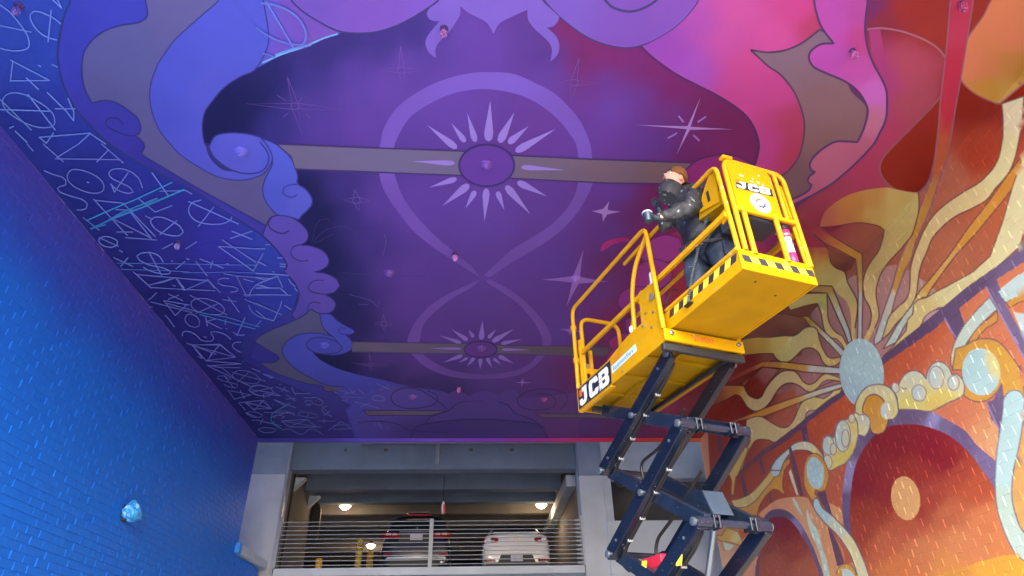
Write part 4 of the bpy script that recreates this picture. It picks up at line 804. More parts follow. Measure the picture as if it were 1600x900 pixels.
# left wall: one blue paint that turns violet towards the ceiling
mb = bpy.data.materials.new('blue_wall_paint'); mb.use_nodes = True; nt = mb.node_tree; pb = nt.nodes['Principled BSDF']
pb.inputs['Roughness'].default_value = .45; pb.inputs['Specular IOR Level'].default_value = .22
geo = nt.nodes.new('ShaderNodeNewGeometry'); sep = nt.nodes.new('ShaderNodeSeparateXYZ'); nt.links.new(geo.outputs['Position'], sep.inputs[0])
ns = nt.nodes.new('ShaderNodeTexNoise'); ns.inputs['Scale'].default_value = 1.1; ns.inputs['Detail'].default_value = 4; nt.links.new(geo.outputs['Position'], ns.inputs['Vector'])
ad = nt.nodes.new('ShaderNodeMath'); ad.operation = 'MULTIPLY_ADD'; ad.inputs[1].default_value = .8; nt.links.new(ns.outputs['Fac'], ad.inputs[0]); nt.links.new(sep.outputs['Z'], ad.inputs[2])
mr = nt.nodes.new('ShaderNodeMapRange'); mr.inputs['From Min'].default_value = 4.5; mr.inputs['From Max'].default_value = 7.05; nt.links.new(ad.outputs[0], mr.inputs['Value'])
cr = nt.nodes.new('ShaderNodeValToRGB'); nt.links.new(mr.outputs['Result'], cr.inputs[0])
E_ = cr.color_ramp.elements
E_[0].position = 0.0; E_[0].color = (*lin((28,108,216)), 1); E_[1].position = 1.0; E_[1].color = (*lin((80,70,178)), 1)
e = E_.new(.40); e.color = (*lin((32,102,212)), 1); e = E_.new(.68); e.color = (*lin((48,80,190)), 1)
n2 = nt.nodes.new('ShaderNodeTexNoise'); n2.inputs['Scale'].default_value = 45; n2.inputs['Detail'].default_value = 5; nt.links.new(geo.outputs['Position'], n2.inputs['Vector'])
bp = nt.nodes.new('ShaderNodeBump'); bp.inputs['Strength'].default_value = .3; bp.inputs['Distance'].default_value = .008; nt.links.new(n2.outputs['Fac'], bp.inputs['Height']); nt.links.new(bp.outputs['Normal'], pb.inputs['Normal'])
nt.links.new(cr.outputs['Color'], pb.inputs['Base Color'])
M_BLUE = mb

lw = empty('brick_wall', (WALL_L, 8, 0), label='tall blue brick wall fading to violet below the soffit', cat='wall')
B = courses(1.0, BACK, CEIL + H); top, vis = biggest(B, WALL_L)
CAPZ = 2.73 + H                                    # top of the low wall that runs on under the concrete cap
B2 = courses(BACK, GAR - .35, CAPZ - .2); 
lw_inv = Vector((-WALL_L, -8, 0))
def L3(v): return (v[0] - WALL_L, v[1] - 8, v[2])
core = MB(); core.box(L3((WALL_L - 4, CEIL_FRONT, 0)), L3((WALL_L - .011, BACK - .002, CEIL + H + .3))); core.box(L3((WALL_L - 4, BACK - .002, 0)), L3((WALL_L - .011, GAR - .35, CAPZ - .2)))
core.build('mortar_core', M_BLUE, lw)
shared = {}
stuff = MB()
for i, (a, b, c, d) in enumerate(np.vstack([B, B2])):
    l, h = round(b - a, 3), round(d - c, 3)
    x = WALL_L + rng.uniform(-.001, .004)
    if i in top:
        if (l, h) not in shared:
            V, F = brick_geo(l, h); me = bpy.data.meshes.new('brick'); me.from_pydata(V, [], F); me.materials.append(M_BLUE); shared[(l, h)] = me
        o = link('brick', shared[(l, h)], lw); o.location = L3((x, a, c)); o.rotation_euler = (0, rng.uniform(-.012, .012), lean(rng))
    else:
        ry, rz = rng.uniform(-.012, .012), lean(rng)
        V, F = brick_geo(b - a, d - c); stuff.add([L3((x + v[0] - v[1] * rz + v[2] * ry, a + v[1], c + v[2])) for v in V], F)
mesh('brick_courses', stuff.V, stuff.F, lw, M_BLUE, kind='stuff')

# right wall: the mural runs over the bricks
RW = [it for it in ITEMS if it['zone'] in 'RW']
def inside_poly(P, poly):
    x, y = P[:, 0], P[:, 1]; r = np.zeros(len(P), bool); n = len(poly)
    for i in range(n):
        x1, y1 = poly[i]; x2, y2 = poly[(i + 1) % n]
        if y1 == y2: continue
        m = (y1 > y) != (y2 > y)
        if m.any(): r ^= m & (x < (x2 - x1) * (y - y1) / (y2 - y1) + x1)
    return r
def wall_paint(P3):
    q = to_pixel(P3); C = np.tile(lin((176, 84, 58)) * KW, (len(q), 1))
    for it in RW:
        if it['k'] == 'f':
            lo, hi = it['poly'].min(0), it['poly'].max(0); m = np.where((q[:, 0] >= lo[0]) & (q[:, 0] <= hi[0]) & (q[:, 1] >= lo[1]) & (q[:, 1] <= hi[1]))[0]
            if len(m) == 0: continue
            s = m[inside_poly(q[m], it['poly'])]
            if len(s): C[s] = paint(it['col'], q[s], KW)
        else:
            L, w = it['line'], it['w']; lo, hi = L.min(0) - w.max(), L.max(0) + w.max()
            m = np.where((q[:, 0] >= lo[0]) & (q[:, 0] <= hi[0]) & (q[:, 1] >= lo[1]) & (q[:, 1] <= hi[1]))[0]
            if len(m) == 0: continue
            p = q[m]; cov = np.zeros(len(m))
            for i in range(len(L) - 1):
                a, b = L[i], L[i+1]; d = b - a; L2 = d @ d
                if L2 < 1e-6: continue
                t = np.clip(((p - a) @ d) / L2, 0, 1); dd = np.linalg.norm(p - a - t[:, None] * d, axis=1)
                cov = np.maximum(cov, np.clip(w[i] / 2 + .6 - dd, 0, 1))
            s = cov > 0
            if s.any(): C[m[s]] = C[m[s]] * (1 - cov[s, None]) + lin(it['col']) * KW * cov[s, None]
    return C
rw = empty('brick_wall', (WALL_R, 8, 0), label='brick wall painted with an orange arcade and a pale blue sun', cat='wall')
def R3(v): return np.asarray(v, float) - np.array([WALL_R, 8, 0])
B = courses(1.0, 14.3, CEIL + H); top, vis = biggest(B, WALL_R)
allV, allF, own, base = [], [], [], 0
def fine_brick(a, b, c, d, x, res, ry, rz):
    nu, nv = max(2, int(round((b - a) / res)) + 1), max(2, int(round((d - c) / res)) + 1)
    ch, cz = .005, .0012; c -= GAPZ / 2 - .0004; d += GAPZ / 2 - .0004
    us = np.concatenate([[a], np.linspace(a + ch, b - ch * .4, nu), [b]]); vs = np.concatenate([[c], np.linspace(c + cz, d - cz, nv), [d]])
    U, Vv = np.meshgrid(us, vs, indexing='ij'); X = np.full(U.shape, x) + (U - a) * rz + (Vv - c) * ry
    X[0, :] += ch; X[-1, :] += ch * .4; X[:, 0] += cz; X[:, -1] += cz
    P = np.stack([X, U, Vv], -1).reshape(-1, 3); n0, n1 = U.shape
    i, j = np.meshgrid(np.arange(n0 - 1), np.arange(n1 - 1), indexing='ij'); k = (i * n1 + j).ravel()
    F = np.stack([k, k + 1, k + n1 + 1, k + n1], 1)
    # ring pushed back into the joint
    ring = [r * n1 for r in range(n0)] + [(n0 - 1) * n1 + r for r in range(1, n1)] + [r * n1 + n1 - 1 for r in range(n0 - 2, -1, -1)] + [r for r in range(n1 - 2, 0, -1)]
    Q = P[ring].copy(); Q[:, 0] = x + .035; m = len(ring); o = len(P)
    S = np.array([(ring[t], ring[(t + 1) % m], o + (t + 1) % m, o + t) for t in range(m)])
    return np.vstack([P, Q]), np.vstack([F, S[:, ::-1]])
geos = []
for i, (a, b, c, d) in enumerate(B):
    x = WALL_R - rng.uniform(.0, .002)
    res = .0105 if vis[i] else .06
    geos.append(fine_brick(a, b, c, d, x, res, rng.uniform(-.005, .005), lean(rng) * .72))
cnt = [len(g_[0]) for g_ in geos]; PA = np.vstack([g_[0] for g_ in geos]); CA = wall_paint(PA)
st = np.concatenate([[0], np.cumsum(cnt)])
def np_mesh(name, V, F, C, parent, mat, kind=None):
    me = bpy.data.meshes.new(name); me.vertices.add(len(V)); me.vertices.foreach_set('co', np.asarray(V, np.float32).ravel())
    me.loops.add(4 * len(F)); me.loops.foreach_set('vertex_index', np.asarray(F, np.int32).ravel())
    me.polygons.add(len(F)); me.polygons.foreach_set('loop_start', np.arange(0, 4 * len(F), 4, dtype=np.int32))
    me.polygons.foreach_set('use_smooth', np.zeros(len(F), bool)); me.update(calc_edges=True)
    ca = me.color_attributes.new('Col', 'FLOAT_COLOR', 'POINT'); c4 = np.ones((len(V), 4), np.float32); c4[:, :3] = C; ca.data.foreach_set('color', c4.ravel())
    me.materials.append(mat); return link(name, me, parent, None, kind)
sv, sf, sc_, off = [], [], [], 0
for i, (V, F) in enumerate(geos):
    Cx = CA[st[i]:st[i+1]]
    if i in top: np_mesh('brick', R3(V), F, Cx, rw, M_WALLP)
    else: sv.append(R3(V)); sf.append(F + off); sc_.append(Cx); off += len(V)
np_mesh('brick_courses', np.vstack(sv), np.vstack(sf), np.vstack(sc_), rw, M_WALLP, 'stuff')
# painted mortar behind the bricks
ys = np.arange(1.0, 14.301, .024); zs = np.arange(0, CEIL + H + .001, .024)
U, Vv = np.meshgrid(ys, zs, indexing='ij'); P = np.stack([np.full(U.shape, WALL_R + .011), U, Vv], -1).reshape(-1, 3); n1 = len(zs)
i, j = np.meshgrid(np.arange(len(ys) - 1), np.arange(n1 - 1), indexing='ij'); k = (i * n1 + j).ravel()
np_mesh('mortar', R3(P), np.stack([k, k + 1, k + n1 + 1, k + n1], 1), wall_paint(P), rw, M_WALLP)
MB().box(R3((WALL_R + .045, CEIL_FRONT, 0)), R3((WALL_R + 4, 14.3, CEIL + H + .3))).box(R3((5.95, 14.301, 0)), R3((WALL_R + 4, GAR - .13, CEIL + H + .3))).build('wall_core_and_light_stop', M_CONC, rw)  # second box is unseen, added to stop sun leaking past the wall end
# plain end face of the right wall
# ------------------------------------------------------------------ ground
M_GROUND = new_mat('pavement', (0.50, 0.49, 0.47), rough=.9, noise=.2, nscale=.7, bump=.4, bscale=25)
mesh('ground', [(-300, -300, 0), (300, -300, 0), (300, 300, 0), (-300, 300, 0)], [(0, 1, 2, 3)], None, M_GROUND, 'structure')
# ------------------------------------------------------------------ parking garage behind the passage
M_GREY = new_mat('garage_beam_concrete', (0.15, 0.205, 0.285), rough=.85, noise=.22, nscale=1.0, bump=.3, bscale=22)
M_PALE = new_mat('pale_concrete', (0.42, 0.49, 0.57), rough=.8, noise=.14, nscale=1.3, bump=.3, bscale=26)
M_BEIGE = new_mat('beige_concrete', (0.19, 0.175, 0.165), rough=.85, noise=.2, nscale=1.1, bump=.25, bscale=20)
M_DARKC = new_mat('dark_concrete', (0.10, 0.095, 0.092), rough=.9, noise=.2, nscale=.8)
M_STEEL = new_mat('galvanised_steel', (0.30, 0.33, 0.37), rough=.4, metal=.6, noise=.12, nscale=6)
M_RAILW = new_mat('pale_painted_steel', (0.34, 0.39, 0.43), rough=.45, noise=.08, nscale=5)
M_BLACK = new_mat('black_plastic', (0.012, 0.012, 0.014), rough=.5)
def G(x, y, z): return (x, y, z + H)
FL = 2.5                                            # deck of the garage above the eye
gar = empty('parking_garage', (0, GAR, 0), label='grey concrete parking garage with open deck beyond the passage', cat='garage')
def gb(name, mat, *boxes, ch=.012):
    m = MB()
    for a, b in boxes: m.box((a[0], a[1] - GAR, a[2] + H), (b[0], b[1] - GAR, b[2] + H), ch)
    return m.build(name, mat, gar)
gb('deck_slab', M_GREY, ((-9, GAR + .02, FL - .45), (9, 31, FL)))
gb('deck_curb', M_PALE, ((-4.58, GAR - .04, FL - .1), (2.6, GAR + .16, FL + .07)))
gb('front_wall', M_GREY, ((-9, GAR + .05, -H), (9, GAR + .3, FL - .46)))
pil = gb('pillar', M_CONC, ((-6.4, GAR - .02, -H), (-4.66, GAR + .5, 7.2)))
gb('corner_angle', M_STEEL, ((-4.665, GAR - .035, FL - .3), (-4.60, GAR + .1, 7.1)), ch=.004)
gb('pillar', M_PALE, ((2.62, GAR - .05, -H), (3.22, GAR + .5, 7.2)))
M_BAND = new_mat('blue_grey_band', (0.19, 0.24, 0.33), rough=.85, noise=.25, nscale=1.5)  # darker blue-grey tone on the upper part of both pillars
gb('upper_band', M_BAND, ((2.612, GAR - .057, 4.66), (3.226, GAR + .1, 7.19)), ch=.002)
gb('upper_band', M_BAND, ((-6.3, GAR - .026, 4.74), (-4.668, GAR + .1, 7.19)), ch=.002)
gb('pilaster', M_PALE, ((3.223, GAR + .02, -H), (3.43, GAR + .45, 7.15)))
gb('parapet_wall', M_PALE, ((3.20, GAR - .12, -H), (6.6, GAR + .06, 3.55)))
gb('spandrel_panel', M_CONC, ((3.433, GAR + .05, 4.62), (6.6, GAR + .4, 7.2)))
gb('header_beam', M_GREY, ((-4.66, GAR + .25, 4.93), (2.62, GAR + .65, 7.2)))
gb('flashing', M_STEEL, ((-2.95, GAR + .12, 5.56), (2.6, GAR + .24, 5.63)), ch=.004)
ys = (18.35, 19.75, 21.2, 23.0, 25.0, 27.2, 29.4)
for i, y in enumerate(ys):
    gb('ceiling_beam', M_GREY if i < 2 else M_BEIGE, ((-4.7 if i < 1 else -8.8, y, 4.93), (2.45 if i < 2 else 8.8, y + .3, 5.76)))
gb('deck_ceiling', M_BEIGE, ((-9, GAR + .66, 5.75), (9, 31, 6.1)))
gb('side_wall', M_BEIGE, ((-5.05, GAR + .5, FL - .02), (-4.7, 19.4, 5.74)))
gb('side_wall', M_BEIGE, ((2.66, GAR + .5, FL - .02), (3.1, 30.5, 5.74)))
gb('wall_ledge', M_PALE, ((2.40, GAR + .75, 4.62), (2.657, 30.5, 4.92)))
for y in (17.1, 18.9):
    m = MB(); m.plate([(-4.698, y - GAR, 4.92 + H), (-4.698, y - GAR, 4.60 + H), (-4.40, y - GAR, 4.92 + H)], .22, (0, 1, 0)); m.build('corbel', M_PALE, gar)
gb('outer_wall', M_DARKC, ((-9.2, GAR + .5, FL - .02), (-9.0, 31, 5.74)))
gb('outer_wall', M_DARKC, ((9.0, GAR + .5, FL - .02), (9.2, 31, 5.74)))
gb('upper_floor', M_GREY, ((-9, GAR + .66, 7.201), (9, 31, 7.6)))
gb('added_upper_facade', M_GREY, ((-9, GAR + .2, 7.601), (9, GAR + .6, 13.4)))  # unseen, added to narrow the skylight reaching the slot below
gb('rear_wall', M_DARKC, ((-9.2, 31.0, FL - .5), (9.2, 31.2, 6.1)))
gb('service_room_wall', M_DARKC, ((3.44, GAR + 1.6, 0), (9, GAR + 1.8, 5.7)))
m = MB(); m.tube(fillet([(-4.68, GAR * 0 + .80, 5.70 + H), (-4.66, .80, 5.3 + H), (-4.66, .76, 3.2 + H), (-4.66, .74, FL + H)], .1), .022, 8); m.build('conduit', M_BLACK, gar)
m = MB(); m.tube(fillet([(-4.68, 1.0, 5.72 + H), (-4.63, .98, 5.5 + H), (-4.64, .95, 5.0 + H)], .1), .012, 6); m.build('conduit', M_BLACK, gar)
m = MB(); m.box((-1.02, .17, 5.02 + H), (-.93, .247, 5.57 + H), .01); m.build('channel_bracket', M_STEEL, gar)
for x, w in ((-2.35, .1), (-.15, .09), (.9, .1), (-3.35, .04)):
    m = MB(); m.box((x, .21, 5.40 + H), (x + w, .247, 5.46 + H), .006); m.build('anchor_plate', M_DARKC, gar)
# stain marks are left to the concrete; cap of the low wall
cap = empty('wall_cap', (WALL_L, 15, CAPZ), label='chipped pale concrete cap running along the blue low wall', cat='wall cap')
def Cp(x, y, z): return (x - WALL_L, y - 15, z + H - CAPZ)
MB().box(Cp(WALL_L - .5, BACK + .02, 2.545), Cp(-4.735, 15.05, 2.735), .012).build('cap_stone', M_PALE, cap)
MB().box(Cp(WALL_L - .5, 15.075, 2.545), Cp(-4.73, GAR - .06, 2.725), .016).build('cap_stone', M_PALE, cap)
MB().box(Cp(WALL_L - .5, BACK - .13, 2.54), Cp(-4.725, BACK + .015, 2.742), .008).build('cap_end', new_mat('bright_blue_paint', lin((44,136,226)), rough=.4, bump=.15), cap)
# ------------------------------------------------------------------ railing
rl = empty('guard_railing', (-1, GAR, FL + H), label='pale steel railing of eleven thin rails along the garage deck', cat='railing')
def RR(x, y, z): return (x + 1, y - GAR, z - FL)
for k in range(11):
    z = FL + .135 + k * .0965
    m = MB(); m.tube([RR(-4.59, GAR + .02, z), RR(2.61, GAR + .02, z - .0)], .009, 8); m.build('rail', M_RAILW, rl)
    m = MB(); m.lathe([(.0125, 0), (.026, .02), (.026, .12), (.014, .16)], RR(2.44, GAR + .02, z), 'x', 10); m.build('tension_sleeve', M_RAILW, rl)
MB().box(RR(-1.07, GAR - .03, FL + .07), RR(-.98, GAR + .07, FL + 1.15), .006).build('post', M_RAILW, rl)
MB().box(RR(-4.60, GAR - .06, FL + .06), RR(-4.55, GAR + .06, FL + 1.2), .006).build('post', M_STEEL, rl)
MB().box(RR(2.58, GAR - .06, FL + .06), RR(2.617, GAR + .06, FL + 1.2), .006).build('post', M_RAILW, rl)
# ------------------------------------------------------------------ bollards, lamps and small things on the deck
M_YEL = new_mat('yellow_bollard_paint', lin((236,180,30)), rough=.5, noise=.12, nscale=6)
M_YEL2 = new_mat('faded_yellow_paint', lin((206,178,54)), rough=.6, noise=.18, nscale=5)
for nm, x, y, r, h, mt, lab in (('bollard', -3.80, 17.2, .085, .46, M_YEL, 'short bright yellow bollard near the left end of the railing'),
                       ('bollard', -2.98, 18.0, .085, 1.08, M_YEL2, 'tall faded yellow bollard left of the dark car'),
                       ('bollard', -2.86, 19.2, .09, 1.02, M_YEL, 'orange-lit yellow bollard close beside the dark car')):
    t = empty(nm, G(x, y, FL), 0, lab, 'bollard', 'bollards on the garage deck')
    MB().lathe([(r, .0), (r, h - .04), (r * .8, h - .01), (r * .35, h)], n=16).build('post', mt, t, True)
    MB().lathe([(r * 1.7, .002), (r * 1.7, .012), (r * 1.02, .014)], n=16).build('base_plate', mt, t)
M_GLOW = emit_mat('lamp_diffuser', (1.0, .72, .42), 9.0)
for x, y, lab in ((-3.93, 20.35, 'lit garage ceiling lamp at the left over the railing'), (2.06, 20.35, 'lit garage ceiling lamp at the right beside slanted ledge'), (-3.95, 26.4, 'farthest lit lamp just above the yellow bollards')):
    z = 5.0
    t = empty('ceiling_lamp', G(x, y, z), 0, lab, 'lamp', 'lamps under the garage ceiling')
    MB().lathe([(.13, 0), (.165, -.03), (.135, -.07), (.07, -.12), (.02, -.135)], n=18).build('diffuser', M_GLOW, t, True)
    MB().lathe([(.2, .002), (.2, .05), (.06, .07), (.03, .76)], n=14).build('stem', M_DARKC, t, True)
    ld = bpy.data.lights.new('lamp_light', 'POINT'); ld.energy = 3.2; ld.color = (1, .68, .38); ld.shadow_soft_size = .15
    lo = bpy.data.objects.new('lamp_light', ld); COL.objects.link(lo); lo.parent = t; lo.location = (0, 0, -.32)
t = empty('hanging_marker', G(-.8, 17.0, 3.8), 0, 'red and white marker hanging from a rod by the dark car', 'marker')
MB().tube([(0, 0, .45), (0, 0, 1.1)], .012, 6).build('rod', M_BLACK, t)
MB().lathe([(.02, .14), (.045, .17), (.045, .38), (.02, .46)], n=12).build('sleeve', new_mat('white_sleeve', (.7,.68,.66), rough=.5), t, True)
MB().box((.0, -.055, .15), (.05, -.02, .38), .008).build('red_face', new_mat('red_plastic', lin((222,70,84)), rough=.4), t)
pn = empty('rounded_panel', G(-4.62, 19.55, 3.75), 0, 'black rounded panel sticking out past the beige garage wall', 'panel')
m = MB(); pl = [(.17*math.cos(a) + (0 if 1 else 0), 0, .55 + .38*math.sin(a) + (.22 if math.sin(a) > 0 else -.22)) for a in [2*math.pi*k/20 for k in range(20)]]
m.plate(pl, .08, (0, 1, 0)); m.build('panel_shell', M_BLACK, pn); MB().box((-.2, .02, .5), (-.1, .06, .6)).build('mount', M_BLACK, pn)

# ------------------------------------------------------------------ cars, tails towards the railing
M_NAVY = new_mat('dark_car_paint', (0.016, 0.022, 0.036), rough=.16, spec=.6, coat=.8)
M_WHITE = new_mat('white_car_paint', (0.86, 0.88, 0.90), rough=.22, spec=.5, coat=.8)
M_GLASS = new_mat('dark_car_glass', (0.008, 0.010, 0.016), rough=.06, spec=.7)
M_CHROME = new_mat('chrome', (0.8, 0.82, 0.85), rough=.12, metal=1.0)
M_REDL = new_mat('tail_lamp_red', (0.35, 0.012, 0.02), rough=.15, spec=.6, coat=.6)
M_CLEARL = new_mat('tail_lamp_clear', (0.75, 0.72, 0.74), rough=.15, spec=.6)
M_TYRE = new_mat('tyre_rubber', (0.018, 0.018, 0.019), rough=.85)
M_PLATE = new_mat('licence_plate', (0.55, 0.57, 0.68), rough=.5, noise=.3, nscale=30)
def loft(secs, n_close=True):                       # secs: list of (y, [(x,z)...right half bottom->top]) mirrored
    V, F = [], []; m = len(secs[0][1]) * 2
    for y, hs in secs:
        ring = [(x, y, z) for x, z in hs] + [(-x, y, z) for x, z in reversed(hs)]
        V += ring
    for i in range(len(secs) - 1):
        for k in range(m): F.append((i*m+k, i*m+(k+1) % m, (i+1)*m+(k+1) % m, (i+1)*m+k))
    F.append(tuple(range(m))); F.append(tuple((len(secs)-1)*m + k for k in range(m - 1, -1, -1)))
    return V, F
def subsurf(o, lv=2):
    s = o.modifiers.new('smooth', 'SUBSURF'); s.levels = lv; s.render_levels = lv
def car(name, loc, lab, paint, hi, belt, tail, hw, glass_rows, roof_y, length=4.6):
    t = empty(name, loc, 0, lab, 'car', 'cars parked on the garage deck')
    def sec(y, w, zb, zt, cr=.12): return (y, [(w*.55, zb), (w*.93, zb + .03), (w, zb + .22), (w*.995, zb + (zt - zb)*.6), (w*.955, zt - cr*.35), (w*.80, zt), (w*.3, zt + .015)])
    S = [sec(0.0, hw*.88, .34, tail - .10), sec(.06, hw*.95, .28, tail - .03), sec(.30, hw, .24, tail), sec(.9, hw, .22, belt), sec(2.2, hw, .22, belt), sec(3.3, hw*.99, .22, belt - .06), sec(4.1, hw*.95, .25, belt - .16), sec(length - .1, hw*.84, .30, belt - .3), sec(length, hw*.72, .36, belt - .36)]
    V, F = loft(S); m = MB().add(V, F); b = m.build('body', paint, t, True); subsurf(b, 2)
    y0, y1, y2, y3 = roof_y
    def gs(y, w, zb, zt): return (y, [(w, zb), (w*.985, zb + (zt - zb)*.3), (w*.90, zb + (zt - zb)*.72), (w*.80, zt - .03), (w*.55, zt), (w*.2, zt + .012)])
    V, F = loft([gs(y0, hw*.86, belt - .05, belt + .02), gs(y0 + (y1-y0)*.5, hw*.88, belt - .05, belt + (hi - belt)*.55), gs(y1, hw*.88, belt - .05, hi - .03), gs(y1 + .35, hw*.89, belt - .05, hi), gs(y2, hw*.9, belt - .05, hi - .02), gs(y3, hw*.88, belt - .08, belt + .02)])
    r = MB().add(V, F).build('roof', paint, t, True); subsurf(r, 2)
    return t
def rear_quad(pts, t=.02, off=0.0):                 # (x, y, z) outline, thickness towards -y
    return MB().plate([(x, y - off, z) for x, y, z in pts], t, (0, -1, 0))
def wheels(t, hw, r=.34, ys=(.95, 3.6)):
    for y in ys:
        for sx in (-1, 1):
            w = MB().lathe([(r*.62, -.11), (r*.96, -.10), (r, -.06), (r, .06), (r*.96, .10), (r*.62, .11)], (sx*(hw - .13), y, r), 'x', 24).build('wheel', M_TYRE, t, True)
            MB().lathe([(.02, -.118), (r*.55, -.105), (r*.6, -.08), (r*.6, .08), (r*.55, .105), (.02, .118)], (sx*(hw - .13), y, r), 'x', 16).build('rim', M_CHROME, w, True)
# dark crossover
dk = car('parked_car', G(-1.5, 17.75, FL), 'dark blue crossover seen from behind with lit red tail lamps', M_NAVY, 1.72, 1.15, 1.12, .935, None, (.05, .42, 2.6, 3.5))
W_ = [(-.62, .17, 1.22), (.62, .17, 1.22), (.52, .40, 1.60), (.30, .43, 1.66), (-.30, .43, 1.66), (-.52, .40, 1.60)]
rear_quad(W_, .02, .02).build('rear_window', M_GLASS, dk)
rear_quad([(-.36, .43, 1.665), (.36, .43, 1.665), (.34, .40, 1.70), (-.34, .40, 1.70)], .05, .03).build('brake_light', M_REDL, dk)
MB().box((-.30, .30, 1.735), (.30, .6, 1.752), .006).build('roof_strip', M_CHROME, dk)
for s in (-1, 1):
    l = rear_quad([(s*.42, -.01, 1.01), (s*.80, .03, 1.00), (s*.90, .12, 1.04), (s*.90, .13, 1.14), (s*.78, .04, 1.17), (s*.44, -.005, 1.13)], .03, .02).build('tail_lamp', M_REDL, dk)
    rear_quad([(s*.50, -.01, 1.09), (s*.62, -.01, 1.085), (s*.60, -.01, 1.13), (s*.52, -.01, 1.125)], .02, .035).build('clear_lens', M_CLEARL, l)
    rear_quad([(s*.66, .0, 1.09), (s*.80, .02, 1.09), (s*.78, .02, 1.135), (s*.66, .0, 1.13)], .02, .035).build('clear_lens', M_CLEARL, l)
    rear_quad([(s*.58, -.03, .60), (s*.82, .02, .61), (s*.82, .02, .66), (s*.6, -.03, .64)], .02, .03).build('reflector', M_REDL, dk)
MB().box((-.45, -.05, 1.155), (.45, .02, 1.19), .01).build('chrome_strip', M_CHROME, dk)
rear_quad([(-.47, .0, .90), (.47, .0, .90), (.42, .0, 1.13), (-.42, .0, 1.13)], .012, .012).build('plate_recess', M_BLACK, dk)
MB().box((-.16, -.05, .965), (.16, -.03, 1.115), .005).build('licence_plate', M_PLATE, dk)
rear_quad([(-.78, -.02, .46), (.78, -.02, .46), (.70, -.04, .54), (-.70, -.04, .54)], .03, .03).build('bumper_trim', M_CHROME, dk)
rear_quad([(-.6, -.02, .32), (.6, -.02, .32), (.66, -.03, .45), (-.66, -.03, .45)], .02, .02).build('lower_valance', M_BLACK, dk)
m = MB()
for a in (90, 210, 330):
    c, s_ = math.cos(math.radians(a)), math.sin(math.radians(a)); m.plate([(0, -.0, 1.27), (.028*math.cos(math.radians(a+35)), 0, 1.27 + .028*math.sin(math.radians(a+35))), (.055*c, 0, 1.27 + .055*s_), (.028*math.cos(math.radians(a-35)), 0, 1.27 + .028*math.sin(math.radians(a-35)))], .012, (0, -1, 0))
eb = m.build('emblem', M_CHROME, dk); eb.location = (0, .10, 0)
wheels(dk, .935)
# white saloon
wt = car('parked_car', G(1.1, 17.75, FL), 'white saloon parked at the right with dark lower bumper', M_WHITE, 1.52, 1.05, 1.14, .915, None, (.34, 1.0, 2.5, 3.5))
rear_quad([(-.68, .40, 1.13), (.68, .40, 1.13), (.54, .92, 1.45), (-.54, .92, 1.45)], .03, .08).build('rear_window', M_GLASS, wt)
for s in (-1, 1):
    l = rear_quad([(s*.46, .01, .98), (s*.50, .0, .89), (s*.84, .08, .88), (s*.895, .18, .93), (s*.88, .2, 1.02), (s*.6, .03, 1.03)], .03, .015).build('tail_lamp', M_REDL, wt)
    rear_quad([(s*.56, .0, .90), (s*.68, .03, .90), (s*.66, .03, .945), (s*.57, .0, .94)], .02, .03).build('clear_lens', M_CLEARL, l)
    rear_quad([(s*.72, .05, .90), (s*.80, .08, .90), (s*.78, .08, .945), (s*.72, .05, .94)], .02, .03).build('clear_lens', M_CLEARL, l)
    rear_quad([(s*.54, -.03, .42), (s*.84, .02, .44), (s*.84, .02, .48), (s*.56, -.03, .49)], .02, .03).build('reflector', M_REDL, wt)
rear_quad([(-.52, -.02, .30), (.52, -.02, .30), (.40, -.02, .60), (-.40, -.02, .60)], .02, .03).build('lower_valance', M_BLACK, wt)
rear_quad([(-.8, .0, .26), (.8, .0, .26), (.8, .0, .40), (-.8, .0, .40)], .02, .02).build('bumper_skirt', M_BLACK, wt)
MB().box((-.155, -.075, .42), (.155, -.055, .57), .005).build('licence_plate', M_PLATE, wt)
rear_quad([(-.06, .0, .955), (.06, .0, .955), (.07, .0, .98), (-.07, .0, .98)], .012, .045).build('badge', new_mat('gold_badge', (.6, .48, .22), rough=.3, metal=.8), wt)
MB().box((-.6, .0, 1.135), (.6, .2, 1.155), .008).build('spoiler_lip', M_WHITE, wt)
wheels(wt, .915)
# ------------------------------------------------------------------ yellow scissor lift
TH = 0.312
LIFT = (1.669, 5.0, 0.0); LRZ = math.atan2(-math.cos(TH), math.sin(TH))
D0 = H + 2.635                                      # underside of the platform
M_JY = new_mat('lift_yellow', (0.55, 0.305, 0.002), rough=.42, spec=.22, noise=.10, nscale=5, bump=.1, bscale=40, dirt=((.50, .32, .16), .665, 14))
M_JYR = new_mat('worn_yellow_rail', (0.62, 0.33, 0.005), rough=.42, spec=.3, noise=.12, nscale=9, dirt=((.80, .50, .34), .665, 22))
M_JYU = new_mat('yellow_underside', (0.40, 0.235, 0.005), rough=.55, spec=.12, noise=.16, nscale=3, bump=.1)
M_ARM = new_mat('blue_black_steel', (0.006, 0.011, 0.026), rough=.24, spec=.6, noise=.25, nscale=5, dirt=((.45, .50, .55), .71, 55))
M_ARM2 = new_mat('scuffed_blue_black_steel', (0.010, 0.018, 0.038), rough=.22, spec=.7, noise=.3, nscale=6, dirt=((.42, .46, .5), .715, 40))
M_PIN = new_mat('pin_steel', (0.20, 0.26, 0.32), rough=.3, metal=.8)
M_DKST = new_mat('dark_steel', (0.02, 0.024, 0.03), rough=.5)
M_STRB = new_mat('hazard_black', (0.03, 0.032, 0.04), rough=.45); M_STRY = new_mat('hazard_yellow', (0.85, 0.72, 0.06), rough=.4)
M_DECW = new_mat('decal_white', (0.78, 0.84, 0.86), rough=.4); M_DECN = new_mat('decal_navy', (0.016, 0.024, 0.045), rough=.4)
